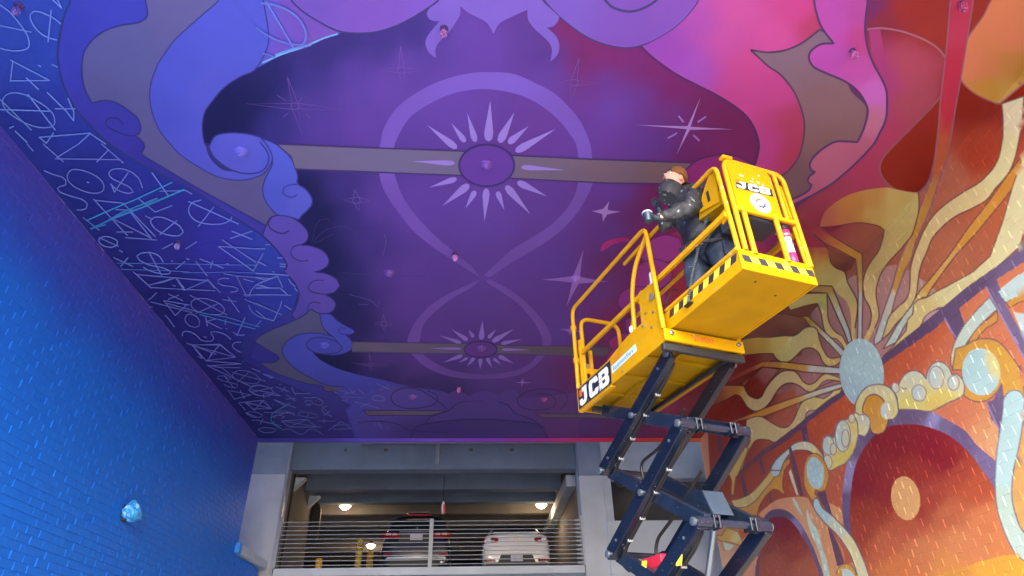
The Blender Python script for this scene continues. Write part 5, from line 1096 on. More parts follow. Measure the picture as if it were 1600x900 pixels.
M_DECB = new_mat('decal_pale_blue', (0.55, 0.78, 0.88), rough=.4); M_DECT = new_mat('decal_teal', (0.01, 0.10, 0.16), rough=.4)
M_DECO = new_mat('decal_orange', (0.80, 0.16, 0.02), rough=.45); M_DECR = new_mat('decal_red', (0.75, 0.10, 0.07), rough=.45)
lift = empty('scissor_lift', LIFT, LRZ, 'raised yellow scissor lift with a guard railed platform on blue-black arms', 'scissor lift')
def LB(name, mat, *boxes, ch=.006, parent=None, kind=None):
    m = MB()
    for a, b in boxes: m.box((a[0], a[1], a[2] + D0), (b[0], b[1], b[2] + D0), ch)
    return m.build(name, mat, parent or lift, kind=kind)
def LT(name, mat, pts, r, fr=.09, parent=None):
    m = MB(); P = [(a, b, c + D0) for a, b, c in pts]
    m.tube(fillet(P, fr) if len(P) > 2 else P, r, 12); o = m.build(name, mat, parent or lift, True); return o
def LP(name, mat, pts, t, ax, parent=None):
    m = MB(); m.plate([(a, b, c + D0) for a, b, c in pts], t, ax); return m.build(name, mat, parent or lift)
Lm, Wm, Le = 1.745, .835, 1.023
# main platform
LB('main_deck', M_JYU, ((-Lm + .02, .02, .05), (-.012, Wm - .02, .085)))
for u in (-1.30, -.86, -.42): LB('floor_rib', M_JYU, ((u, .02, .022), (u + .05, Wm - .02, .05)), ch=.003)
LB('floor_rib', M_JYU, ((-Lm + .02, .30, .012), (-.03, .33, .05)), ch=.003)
LP('side_fascia', M_JY, [(-Lm, 0, 0), (0, 0, 0), (0, 0, .12), (-.02, 0, .64), (-.09, 0, .64), (-.30, 0, .655), (-.32, 0, .345), (-.60, 0, .345), (-1.04, 0, .272), (-Lm, 0, .262)], .014, (0, 1, 0))
LP('side_fascia', M_JY, [(-Lm, Wm, 0), (0, Wm, 0), (0, Wm, .12), (-.1, Wm, .27), (-Lm, Wm, .262)], .014, (0, -1, 0))
LB('lower_flange', M_JYR, ((-Lm, .002, -.022), (-1.0, .05, -.002)), ch=.003)
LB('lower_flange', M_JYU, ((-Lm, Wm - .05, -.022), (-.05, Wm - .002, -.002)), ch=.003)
LB('rear_fascia', M_JY, ((-Lm - .014, 0.0, 0), (-Lm - .001, Wm, .255)), ch=.004)
LB('front_beam', M_JY, ((.001, -.012, 0), (.03, Wm + .012, .118)), ch=.006)
for v in (.06, Wm - .05):
    m = MB(); m.lathe([(.022, 0), (.022, .012), (.014, .018)], (.031, v, .075 + D0), 'x', 12); m.build('bolt', M_PIN, lift, True)
for (u, w) in ((-.10, .35), (-.16, .22), (-.22, .40), (-.30, .30)):
    m = MB(); m.lathe([(.012, 0.0), (.012, -.008), (.007, -.012)], (u, -.001, w + D0), 'y', 10); m.build('bolt', M_PIN, lift, True)
LB('underframe_beam', M_DKST, ((-.06, -.01, -.075), (-.012, Wm + .03, -.002)))
LB('underframe_beam', M_DKST, ((-Lm + .15, .08, -.06), (-Lm + .20, Wm - .06, -.002)))
for v in (.72,): LB('slide_rail', M_DKST, ((-Lm + .10, v, -.045), (-.065, v + .035, -.002)))
# guard rails of the main platform
HR = 1.27
LT('guard_rail', M_JYR, [(-Lm + .03, .0, .25), (-Lm + .03, .0, HR), (-.02, .0, HR + .01), (.008, .0, .12)], .023, .10)
LT('guard_rail', M_JYR, [(-Lm + .03, Wm - .02, .25), (-Lm + .03, Wm - .02, HR), (-.02, Wm - .02, HR), (.008, Wm - .02, .12)], .023, .10)
LT('fold_brace', M_JYR, [(-.05, .03, 1.23), (-.34, .03, 1.02), (-.46, .03, .75), (-.50, .03, .28)], .023, .18)
LT('fold_brace', M_JYR, [(-.05, Wm - .05, 1.23), (-.34, Wm - .05, 1.02), (-.46, Wm - .05, .75), (-.50, Wm - .05, .28)], .023, .18)
for z in (.60, 1.02):
    m = MB(); m.lathe([(.03, -.03), (.034, -.025), (.034, .025), (.03, .03)], (-Lm + .03, 0, z + D0), 'z', 12); m.build('collar', M_JYR, lift, True)
m = MB(); m.lathe([(.012, 0), (.022, .01), (.022, .17), (.012, .19)], (-.085, .03, .60 + D0), 'z', 14); m.build('document_tube', M_DECW, lift, True)
m = MB(); m.lathe([(.014, -.004), (.034, -.006), (.036, -.02), (.016, -.024)], (-.075, 0, .50 + D0), 'y', 16); m.build('lashing_eye', M_STEEL, lift, True)
m = MB(); m.lathe([(.02, 0), (.03, .01), (.03, .06), (.02, .07)], (-.52, .02, .35 + D0), 'z', 12); m.build('connector_cap', M_DECW, lift, True)
LT('control_cable', M_BLACK, [(-.12, .02, .60), (-.08, .03, .45), (-.02, .06, .36), (.10, .10, .50), (.16, .12, .47)], .006, .05)
for u in (-1.5, -1.2, -.75): 
    m = MB(); m.lathe([(.011, 0.0), (.011, -.007), (.006, -.010)], (u, -.001, .035 + D0), 'y', 8); m.build('bolt', M_PIN, lift, True)
# entry gate at the far end
LT('gate_loop', M_JYR, [(-Lm + .05, .09, .05), (-Lm + .05, .09, 1.16), (-Lm + .05, .60, 1.16), (-Lm + .05, .60, .22)], .024, .13)
LB('gate_post', M_JY, ((-Lm + .03, .035, .02), (-Lm + .07, .075, .86)))
LB('gate_bar', M_JY, ((-Lm + .035, .10, .44), (-Lm + .065, .78, .51)))
LB('gate_latch', M_STEEL, ((-Lm - .0, .08, .47), (-Lm + .03, .17, .58)))
LB('gate_post', M_JY, ((-Lm + .03, .16, .02), (-Lm + .07, .20, .74)))
# extension deck
e0, v0, v1 = -.35, .074, .809
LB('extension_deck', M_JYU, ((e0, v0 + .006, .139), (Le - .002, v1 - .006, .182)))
LP('extension_side', M_JY, [(e0, v0, .130), (Le, v0, .130), (Le, v0, .318), (e0, v0, .318)], .010, (0, 1, 0))
LP('extension_side', M_JY, [(e0, v1, .130), (Le, v1, .130), (Le, v1, .318), (e0, v1, .318)], .010, (0, -1, 0))
LB('kick_plate', M_JY, ((Le + .001, v0 - .004, .128), (Le + .014, v1 + .004, .325)), ch=.003)
for k in range(14):                                 # hazard tape along the side
    u = .02 + k * .074
    if u + .09 > Le: break
    LP('hazard_stripe', M_STRB if k % 2 == 0 else M_STRY, [(u, v0 - .0015, .232), (u + .074, v0 - .0015, .232), (u + .074 + .03, v0 - .0015, .300), (u + .03, v0 - .0015, .300)], .001, (0, 1, 0))
for k in range(9):                                  # and across the end
    v = v0 + .012 + k * .079
    LP('hazard_stripe', M_STRB if k % 2 == 0 else M_STRY, [(Le + .0155, v + .02, .205), (Le + .0155, min(v + .099, v1), .205), (Le + .0155, min(v + .079, v1), .268), (Le + .0155, v, .268)], .001, (-1, 0, 0))
for u, v in ((.90, .30), (.78, .60)): 
    m = MB(); m.lathe([(.010, 0), (.010, -.004)], (u, v, .139 + D0), 'z', 8); m.build('drain_hole', M_DKST, lift)
vs = v0 + .022
LT('guard_rail', M_JYR, [(-.62, vs, HR - .02), (Le - .03, vs, HR - .02), (Le - .008, vs, .32)], .021, .10)
LT('guard_rail', M_JYR, [(-.62, v1 - .022, HR - .02), (Le - .03, v1 - .022, HR - .02), (Le - .008, v1 - .022, .32)], .021, .10)
m = MB(); m.bar((-Lm + .06, vs - .03, .69 + D0), (Le - .02, vs - .03, .69 + D0), .032, .048); m.build('mid_rail', M_JYR, lift)
m = MB(); m.bar((-Lm + .06, v1 - .0, .69 + D0), (Le - .02, v1 - .0, .69 + D0), .032, .048); m.build('mid_rail', M_JYR, lift)
LT('toe_rail', M_JYR, [(e0 + .34, v0 - .006, .328), (Le, v0 - .006, .328)], .014)
for u in (.93, -.44): LP('rail_lug', M_JY, [(u, vs - .02, .64), (u + .09, vs - .02, .66), (u + .08, vs - .02, .76), (u, vs - .02, .74)], .012, (0, 1, 0))
LT('end_frame', M_JYR, [(Le + .012, v0 + .075, .32), (Le + .012, v0 + .075, HR + .03), (Le + .012, v1 - .012, HR + .03), (Le + .012, v1 - .012, .30)], .022, .11)
LT('end_post', M_JYR, [(Le + .012, .235, .30), (Le + .012, .235, .78)], .023)
LT('end_post', M_JYR, [(Le + .012, .565, .30), (Le + .012, .565, .78)], .023)
LB('end_bar', M_JYR, ((Le - .006, v0 + .08, .735), (Le + .03, v1 - .03, .775)))
LP('end_panel', M_JY, [(Le + .022, v0 + .095, .76), (Le + .022, .635, .77), (Le + .022, .635, 1.22), (Le + .022, .60, HR + .01), (Le + .022, v0 + .095, HR + .01)], .006, (1, 0, 0))
LT('end_post', M_JYR, [(Le + .012, .70, .76), (Le + .012, .70, HR + .03)], .02)
LB('panel_cap', M_JYR, ((Le - .02, v0 + .06, HR + .03), (Le + .05, v0 + .17, HR + .065)), ch=.012)
# lettering
def glyph(ch):
    if ch == 'J': return [[(0.30,1),(0.86,1),(0.86,.30),(.72,.06),(.5,0),(.18,0),(.0,.16),(.0,.40),(.34,.40),(.34,.30),(.46,.24),(.52,.32),(.52,.74),(.30,.74)]]
    if ch == 'C': return [[(1,.34),(1,.20),(.86,0),(.16,0),(0,.18),(0,.82),(.16,1),(.86,1),(1,.80),(1,.66),(.62,.66),(.62,.74),(.36,.74),(.36,.26),(.62,.26),(.62,.34)]]
    return [[(0,0),(.86,0),(1,.14),(1,.40),(.90,.5),(1,.60),(1,.86),(.86,1),(0,1),(0,.60),(.34,.60),(.34,.76),(.62,.76),(.62,.58),(.0,.58),(0,.42),(.62,.42),(.62,.24),(.34,.24),(.34,.40),(0,.40)]]
def word_jcb(orig, du, dw, w, h, t_ax, shear=.0, mat=None, parent=None, names=('letter',)):
    o = Vector(orig); du, dw = Vector(du), Vector(dw)
    for i, ch in enumerate('JCB'):
        for g_ in glyph(ch):
            pts2 = [Vector((x * w * .92 + i * w + y * h * shear, y * h)) for x, y in g_]
            tri = tessellate_polygon([[Vector((p.x, p.y, 0)) for p in pts2]])
            V = [o + du * p.x + dw * p.y for p in pts2]
            ob = mesh('letter', [tuple(v) for v in V], tri, parent, mat)
LP('maker_plate', M_DECN, [(-1.735, -.0015, .008), (-.985, -.0015, .008), (-.965, -.0015, .255), (-1.725, -.0015, .245)], .001, (0, -1, 0))
word_jcb((-1.70, -.0035, .025 + D0), (1, 0, 0), (0, 0, 1), .232, .20, None, .0, M_DECW, lift)
LP('maker_square', M_DECO, [(-1.695, -.0032, .135), (-1.635, -.0032, .135), (-1.625, -.0032, .215), (-1.695, -.0032, .215)], .0005, (0, -1, 0))
def text_mesh(name, s, size, M, mat, parent):
    cu = bpy.data.curves.new(name, 'FONT'); cu.body = s; cu.size = size; cu.extrude = 0.0
    tmp = bpy.data.objects.new(name + '_tmp', cu); COL.objects.link(tmp)
    dg = bpy.context.evaluated_depsgraph_get(); me = bpy.data.meshes.new_from_object(tmp.evaluated_get(dg))
    bpy.data.objects.remove(tmp); me.transform(M); me.materials.clear()
    return link(name, me, parent, mat)
LP('hire_sticker', M_DECB, [(-.952, -.0015, .098), (-.462, -.0015, .122), (-.462, -.0015, .200), (-.952, -.0015, .182)], .001, (0, -1, 0))
Mx = Matrix(((.98, 0, 0, -.925), (0, 0, -1, -.0038), (.05, 1, 0, .118 + D0), (0, 0, 0, 1)))
text_mesh('lettering', 'EquipmentShare', .064, Mx, M_DECT, lift)
Mx = Matrix(((1, 0, 0, -.945), (0, 0, -1, -.0038), (.05, 1.1, 0, .19 + D0), (0, 0, 0, 1)))
text_mesh('lettering', '510597', .068, Mx, M_DECO, lift)
Mx = Matrix(((0, 0, 1, .0325), (1, 0, 0, .285), (0, 1, 0, .035 + D0), (0, 0, 0, 1)))
text_mesh('lettering', '510597', .074, Mx, M_DECR, lift)
ex = Le + .0295
word_jcb((ex + .002, .215, .985 + D0), (0, 1, .03), (0, 0, 1), .122, .078, None, .12, M_DECW, lift)
LP('letter_shadow', M_DECN, [(ex, .205, .978), (ex, .60, .988), (ex, .605, 1.072), (ex, .225, 1.070)], .0005, (1, 0, 0))
LP('maker_square', M_DECO, [(ex + .003, .215, 1.04), (ex + .003, .255, 1.04), (ex + .003, .258, 1.075), (ex + .003, .218, 1.075)], .0005, (1, 0, 0))
m = MB(); m.lathe([(.105, 0), (.105, .0012)], (ex, .43, .868 + D0), 'x', 32); m.build('round_sticker', M_DECW, lift)
def arc_plate(name, mat, r0, r1, a0, a1, teeth=0):
    P = []; n = 14
    for k in range(n + 1):
        a = math.radians(a0 + (a1 - a0) * k / n); r = r1 + (.010 if teeth and k % 4 in (1, 2) else 0); P.append((ex + .002, .43 + r*math.cos(a), .868 + r*math.sin(a)))
    for k in range(n, -1, -1):
        a = math.radians(a0 + (a1 - a0) * k / n); P.append((ex + .002, .43 + r0*math.cos(a), .868 + r0*math.sin(a)))
    tri = tessellate_polygon([[Vector((p[1], p[2], 0)) for p in P]])
    mesh(name, [(p[0], p[1], p[2] + D0) for p in P], tri, lift, mat)
arc_plate('sticker_emblem', M_DECR, .032, .046, 70, 190, 1); arc_plate('sticker_emblem', new_mat('decal_blue', (.02,.05,.2), rough=.4), .032, .048, 230, 370, 1)
for (v, w, sv, sw, mt) in ((.30,1.14,.045,.012,M_DECW),(.42,1.14,.022,.02,new_mat('decal_salmon',(.8,.42,.25),rough=.5)),(.47,1.11,.022,.018,M_DECW),(.52,1.10,.018,.008,M_DECW),(.50,1.20,.016,.012,M_DECW),(.40,1.10,.034,.014,new_mat('decal_mint',(.12,.5,.45),rough=.5)),(.43,1.075,.022,.014,new_mat('decal_mint',(.12,.5,.45),rough=.5))):
    m = MB(); m.plate([(ex + .001, v + sv*.5*math.cos(a)*(1+.3*math.sin(3*a)), w + D0 + sw*.8*math.sin(a)) for a in [2*math.pi*k/10 for k in range(10)]], .0006, (1, 0, 0)); m.build('paint_splash', mt, lift)
# control console hung on the near left corner
con = LP('control_console', M_JY, [(.66, .11, .98), (.92, .11, .90), (.95, .11, 1.22), (.88, .11, 1.24), (.74, .11, 1.12)], .012, (0, 1, 0))
LP('console_box', M_JYU, [(.62, .125, .93), (.93, .125, .87), (.93, .125, 1.02), (.64, .125, 1.02)], .16, (0, 1, 0))
for (a, b, c, d) in ((.69, 1.0, .725, 1.06), (.80, .99, .83, 1.10)): LB('console_slot', M_DKST, ((a, .102, b), (c, .109, d)), ch=.002)
m = MB(); m.lathe([(.035, 0), (.03, .03), (.016, .06), (.014, .13), (.024, .16), (.02, .20), (.008, .21)], (.86, .2, 1.03 + D0), 'z', 12); m.build('joystick', M_BLACK, lift, True)
# end-rail canister and tray are things of their own (below)
# scissor arms
NU, FU = -.127, -1.545
LEV = [-.045, -.708, -1.51, -2.25, -2.98, -3.62]
VA, VB = (.127, .774), (.205, .696)
def arm(p, q, v, mat, w=.05, h=.105):
    m = MB(); m.bar((p[0], v, p[1] + D0), (q[0], v, q[1] + D0), w, h); a = m.build('scissor_arm', mat, lift)
    b = a.modifiers.new('edge', 'BEVEL'); b.width = .006; b.segments = 2
    return a
def pin(u, w, v, side, r=.034):
    m = MB(); m.lathe([(r, 0), (r, side*.022), (r*.55, side*.03)], (u, v, w + D0), 'y', 14); m.build('pivot_pin', M_PIN, lift, True)
for i in range(5):
    t, b = LEV[i], LEV[i+1]
    for k, s in ((0, -1), (1, 1)):
        arm((NU, t), (FU, b), VA[k], M_ARM, .07, .135); arm((FU, t), (NU, b), VB[k], M_ARM2, .06, .125)
        uc, wc = (NU + FU) / 2, (t + b) / 2
        pin(uc, wc, VA[k] + s * .036, s, .03)
        pin(NU, b, VA[k] + s * .036, s); pin(FU, b, VA[k] + s * .036, s)
        if i == 0: pin(NU, t, VA[k] + s * .036, s, .04)
        for (uu, ww) in ((NU, b), (FU, b)):
            m = MB(); m.tube([(uu, VA[k] + s*.034, ww + D0), (uu, VB[k] - s*.03, ww + D0)], .048, 14); m.build('pivot_boss', M_ARM2, lift, True)
    for uu in (NU, FU):
        m = MB(); m.tube([(uu, VB[0] + .04, LEV[i+1] + D0), (uu, VB[1] - .04, LEV[i+1] + D0)], .030, 14); m.build('cross_tube', M_ARM2, lift, True)
for i in range(4):                                  # clevis blocks beside the cross tubes, hoses and ties along the arms
    w = LEV[i + 1]
    for v in (VB[0] + .07, VB[1] - .07):
        LB('clevis_block', M_ARM, ((NU - .055, v - .035, w - .05), (NU + .055, v - .015, w + .055)), ((NU - .055, v + .015, w - .05), (NU + .055, v + .035, w + .055)), ((NU - .055, v - .0149, w + .03), (NU + .055, v + .0149, w + .054)), ch=.004)
    LP('gusset_plate', M_ARM2, [(NU - .20, VB[0] + .032, w + .045), (NU - .02, VB[0] + .032, w - .03), (NU + .02, VB[0] + .032, w + .07), (NU - .06, VB[0] + .032, w + .10)], .01, (0, 1, 0))
    t, b = LEV[i], LEV[i + 1]
    def on_arm(f, dz, v): return (NU + (FU - NU) * f, v, t + (b - t) * f + dz)
    for dv in (0, .022): LT('hydraulic_hose', M_BLACK, [on_arm(.04, -.03, .18 + dv), on_arm(.12, -.082, .165 + dv), on_arm(.5, -.086, .16 + dv), on_arm(.86, -.08, .165 + dv), on_arm(.97, -.12, .20 + dv), on_arm(.93, -.22, .24 + dv)], .009, .06)
    for f in (.25, .42, .62, .8):
        q = on_arm(f, -.078, .172); LB('hose_clip', M_STEEL, ((q[0] - .012, q[1] - .022, q[2] - .022), (q[0] + .012, q[1] + .03, q[2] + .006)), ch=.003)
    for f in (.12, .88):
        q = on_arm(f, 0, VA[0] - .036); m = MB(); m.lathe([(.014, 0), (.014, -.008), (.008, -.011)], (q[0], q[1], q[2] + D0), 'y', 6); m.build('arm_bolt', M_PIN, lift)
for k, s in ((0, -1), (1, 1)):
    LP('arm_hanger', M_ARM, [(NU - .05, VA[k] - .03, -.11), (NU + .05, VA[k] - .03, -.11), (NU + .06, VA[k] - .03, -.005), (NU - .06, VA[k] - .03, -.005)], .012, (0, 1, 0))
    LB('slot_opening', M_BLACK, ((NU + .052, VA[k] - .018, -.03), (NU + .066, VA[k] + .03, .0)), ch=.001)
# saddle plate and cylinders
m = MB()
sd = [(-.60, -1.22), (-.42, -1.17), (-.30, -1.20), (-.22, -1.40), (-.28, -1.50), (-.62, -1.30)]
for v in (.34, .52): m = MB(); m.plate([(u, v, w + D0) for u, w in sd], .02, (0, 1, 0)); m.build('saddle_plate', M_ARM2, lift)
m = MB(); m.plate([(-.30, .34, -1.21 + D0), (-.30, .54, -1.21 + D0), (-.21, .54, -1.42 + D0), (-.21, .34, -1.42 + D0)], .014, (1, 0, 0)); m.build('saddle_plate', new_mat('sky_sheen_steel', (.03,.05,.085), rough=.3, noise=.3, nscale=6), lift)  # paler base colour stands in for sky reflected in the end plate
m = MB(); m.tube([(-.30, .43, -1.42 + D0), (-.75, .43, -2.25 + D0)], .028, 14); m.build('cylinder_rod', M_PIN, lift, True)
m = MB(); m.tube([(-.62, .43, -2.02 + D0), (-1.25, .43, -3.15 + D0)], .05, 14); m.build('cylinder_barrel', M_ARM2, lift, True)
for pts in ([(-.45, .42, -.42), (-.95, .44, -.62), (-1.35, .44, -.66), (-1.30, .44, -.9)], [(-.4, .46, -1.0), (-.95, .47, -1.28), (-1.3, .47, -1.42), (-1.33, .47, -1.7)]):
    LT('hydraulic_hose', M_BLACK, pts, .016, .12)
LB('red_cover', new_mat('red_paint', (.45, .02, .05), rough=.4), ((-1.25, .26, -1.70), (-.92, .33, -1.60)))
# yellow warning labels
for (u, w, v) in ((-.42, -1.745, .098), (-1.08, -1.68, .178)):
    LP('warning_label', M_STRY, [(u - .05, v, w - .035), (u + .03, v, w - .04), (u + .06, v, w + .035), (u - .02, v, w + .04)], .002, (0, -1, 0))
# chassis on the ground, below the frame of the photograph
MB().box((-1.95, .02, .14), (.25, .82, .46), .03).build('chassis', M_JY, lift)
MB().box((-1.85, .10, .46), (.15, .74, .60), .02).build('chassis_tray', M_ARM, lift)
for u in (-1.55, -.15):
    for v in (-.02, .86):
        w_ = MB().lathe([(.10, -.05), (.15, -.045), (.155, 0), (.15, .045), (.10, .05)], (u, v, .156), 'y', 22).build('wheel', M_TYRE, lift, True)
        MB().lathe([(.02, -.054), (.09, -.05), (.09, .05), (.02, .054)], (u, v, .156), 'y', 16).build('rim', M_STEEL, w_, True)
# ---- things carried on the platform
Rl = Matrix.Translation(LIFT) @ Matrix.Rotation(LRZ, 4, 'Z')
def LW(u, v, w): return Rl @ Vector((u, v, w + D0))
cn = empty('canister', LW(Le - .035, .672, .335), LRZ, 'pink and white canister clamped upright inside the end rail', 'canister')
M_PINK = new_mat('hot_pink_plastic', (.80, .02, .16), rough=.4); M_WHP = new_mat('white_plastic', (.8, .82, .82), rough=.4)
for nm, a, b, mt, r in (('bottom_sleeve', 0, .10, M_PINK, .043), ('barrel', .10, .26, M_WHP, .040), ('top_sleeve', .26, .335, M_PINK, .043)):
    MB().lathe([(r*.9, a), (r, a + .008), (r, b - .008), (r*.9, b)], n=18).build(nm, mt, cn, True)
MB().lathe([(.03, .336), (.038, .345), (.036, .38), (.02, .395)], n=14).build('valve_head', M_BLACK, cn, True)
for z in (.19, .285): MB().lathe([(.046, z - .008), (.048, z), (.046, z + .008)], n=16).build('clamp_ring', M_STEEL, cn, True)
for z in (.19, .285): MB().box((-.005, -.11, z - .008), (.035, -.045, z + .008), .003).build('clamp_arm', M_STEEL, cn)
tr = empty('tool_tray', LW(.86, .44, .735), LRZ, 'dark grey plastic tray hung behind the end posts', 'tray')
M_TRAY = new_mat('grey_blue_plastic', (.045, .06, .085), rough=.5, noise=.15)
MB().box((-.14, -.20, .0), (.135, .24, .10), .015).build('tray_shell', M_TRAY, tr)
MB().box((-.16, -.22, .101), (.15, .26, .118), .006).build('tray_rim', M_TRAY, tr)
for k in range(5): MB().box((.137, -.16 + k*.08, .01), (.147, -.12 + k*.08, .09), .003).build('tray_ridge', M_TRAY, tr)
cb = empty('coiled_cable', LW(.55, .13, .45), LRZ, 'grey coiled control cable hanging down beside the worker', 'cable')
pts = []
A = [Vector((.86, .19, 1.02)), Vector((.75, .16, .95)), Vector((.62, .12, .78)), Vector((.52, .09, .58)), Vector((.42, .07, .40)), Vector((.34, .06, .22))]
def bez(P, t):
    n = len(P) - 1; f = t * n; i = min(int(f), n - 1); s = f - i
    p0, p1, p2, p3 = P[max(i-1, 0)], P[i], P[i+1], P[min(i+2, n)]
    return .5 * ((2*p1) + (p2 - p0)*s + (2*p0 - 5*p1 + 4*p2 - p3)*s*s + (3*p1 - p0 - 3*p2 + p3)*s**3)
N = 720
for k in range(N):
    t = k / N; c = bez(A, t); a = 2*math.pi*60*t; r = .013 if t > .18 else .0
    pts.append(c + Vector((r*math.cos(a), r*math.sin(a)*.9, r*.3*math.sin(a))) - Vector((.55, .13, .45)))
m = MB(); m.tube(pts, .005, 5); m.build('coil', new_mat('cable_grey', (.10, .13, .16), rough=.4), cb, True)
# ------------------------------------------------------------------ small things on the ceiling and the blue wall
M_CAP = new_mat('painted_cap', None, rough=.45, attr='Col')
def cap_at(px, r, col, lab, grp='round caps on the painted ceiling'):
    p = on_ceiling([px], .03)[0]
    t = empty('sprinkler_cover', p, 0, lab, 'sprinkler cover', grp)
    mt = new_mat('cap_paint', lin(col), rough=.4, noise=.1, nscale=20)
    MB().lathe([(r*1.25, .028), (r*1.25, .014), (r, .008), (r*.92, -.012), (r*.55, -.022), (r*.1, -.024)], n=22).build('rim', mt, t, True)
    m = MB(); m.lathe([(r*.42, -.022), (r*.46, -.032), (r*.30, -.040), (r*.05, -.042)], n=14); m.build('boss', mt, t, True)
for px, r, c, lab in (((760,259), .055, (112,72,172), 'violet round cap in the middle of the big rayed medallion'), ((376,239), .055, (102,104,214), 'blue round cap inside the large left scroll curl'),
    ((608,428), .06, (106,72,165), 'violet round cap in the open field left of the hourglass'), ((506,540), .065, (86,92,198), 'blue round cap inside the lower left scroll disc'), ((752,545), .06, (104,66,150), 'violet round cap in the small far medallion'),
    ((900,437), .06, (146,110,196), 'lilac round cap in the centre of the large four pointed star'), ((645,621), .06, (120,80,165), 'violet round cap in the left far border curl'), ((850,625), .05, (150,70,150), 'mauve round cap in the right far border curl')):
    cap_at(px, r, c, lab)
def wrapped(px, s, col, lab):
    p = on_ceiling([px], .0)[0]
    t = empty('wrapped_sprinkler', p, rng.uniform(0, 3), lab, 'sprinkler', 'wrapped sprinkler heads on the ceiling')
    mt = new_mat('wrapped_plastic', lin(col), rough=.22, spec=.7, noise=.5, nscale=40, bump=.6, bscale=80)
    MB().lathe([(s*.55, .0), (s*.55, -.006), (s*.2, -.012), (s*.16, -.05)], n=12).build('collar', new_mat('collar_dark', lin((70,50,110)), rough=.5), t, True)
    bm = bmesh.new(); bmesh.ops.create_icosphere(bm, subdivisions=3, radius=1)
    for v in bm.verts:
        d = 1 + .30*math.sin(7*v.co.x + 3*v.co.z + px[0]) * math.cos(6*v.co.y + px[1]) + rng.uniform(-.10, .10)
        v.co = Vector((v.co.x*s*.42*d, v.co.y*s*.42*d, -.07 + v.co.z*s*.62*d))
    me = bpy.data.meshes.new('wrap'); bm.to_mesh(me); bm.free(); link('wrap', me, t, mt)
for px, s, c, lab in (((694,44), .07, (150,92,160), 'pink wrapped sprinkler head on the left tail of the crown ornament'), ((1331,78), .075, (160,82,150), 'pink wrapped sprinkler head on the magenta lobe at right'),
    ((711,396), .075, (206,130,204), 'pink wrapped sprinkler head beside the hourglass waist'), ((1500,3), .08, (156,66,112), 'pink wrapped sprinkler head at the top of the pink stem'), ((717,604), .08, (190,112,184), 'pink wrapped sprinkler head near the far crown ornament'),
    ((279,378), .07, (128,118,200), 'lavender wrapped sprinkler head among the blue graffiti'), ((30,9), .07, (96,82,170), 'dull violet wrapped sprinkler head at the top left corner'), ((1280,0), .0, (0,0,0), '')):
    if s > 0: wrapped(px, s, c, lab)
wf = empty('wrapped_light', (WALL_L, 9.42, 2.25 + H), 0, 'crumpled pale blue plastic bag taped over a light on the blue wall', 'wall light')
M_BAG = new_mat('pale_blue_plastic', lin((60,156,226)), rough=.3, spec=.6, noise=.25, nscale=20, bump=.5, bscale=30)
bm = bmesh.new(); bmesh.ops.create_icosphere(bm, subdivisions=3, radius=1)
for v in bm.verts:
    c = v.co.copy(); t = (c.z + 1) / 2; k = 1.08 - .80 * t
    j = 1 + .16*math.sin(6*c.y + 5*c.z) + .10*math.sin(11*c.x + 9*c.z) + rng.uniform(-.11, .11)
    v.co = Vector((.095 + c.x*.105*(k + .25)*j, c.y*.19*k*j + (.03 if c.z < -.2 else 0), -.13 + .29*t + rng.uniform(-.012, .012)))
me = bpy.data.meshes.new('bag'); bm.to_mesh(me); bm.free(); link('bag', me, wf, M_BAG); smooth_angle(me, 14)
MB().box((.0, -.05, -.13), (.08, .05, -.08), .01).build('lamp_body', M_DKST, wf)
MB().box((.0, -.09, -.07), (.02, .09, .07), .004).build('back_plate', M_DKST, wf)

# ------------------------------------------------------------------ the worker
M_SKIN = new_mat('skin', (0.62, 0.36, 0.28), rough=.5, noise=.06, nscale=30)
M_JACK = new_mat('black_work_jacket', (0.026, 0.031, 0.043), rough=.62, noise=.35, nscale=12, bump=.6, bscale=14, dirt=((.30, .34, .40), .645, 27))
M_TROU = new_mat('navy_work_trousers', (0.018, 0.034, 0.072), rough=.7, noise=.3, nscale=10, bump=.5, bscale=16, dirt=((.40, .46, .58), .72, 22))
M_BEAN = new_mat('brown_beanie', (0.20, 0.085, 0.025), rough=.9, noise=.15, nscale=40, bump=.5, bscale=120)
M_GLOV = new_mat('dark_glove', (0.015, 0.03, 0.05), rough=.45, dirt=((.2, .4, .5), .68, 40))
M_BOOT = new_mat('tan_work_boot', (0.25, 0.15, 0.10), rough=.7, noise=.2, nscale=25)
person = empty('person', LW(.45, .2, .187), LRZ, 'worker in dark splattered jacket and brown beanie leaning on the lift rail', 'person')
def PL(p): return Vector((p[0] - .45, p[1] - .2, p[2] - .187))
def skin(name, verts, edges, mat, root=0, sub=2, parent=None):
    me = bpy.data.meshes.new(name); me.from_pydata([PL(v[:3]) for v in verts], edges, []); o = link(name, me, parent or person, mat)
    o.modifiers.new('skin', 'SKIN'); me.skin_vertices  # layer made by the modifier
    if not me.skin_vertices: me.attributes
    sv = me.skin_vertices[0].data
    for i, v in enumerate(verts): sv[i].radius = v[3] if isinstance(v[3], tuple) else (v[3], v[3]); sv[i].use_root = (i == root)
    s = o.modifiers.new('sub', 'SUBSURF'); s.levels = sub; s.render_levels = sub
    o.modifiers['skin'].use_smooth_shade = True
    return o
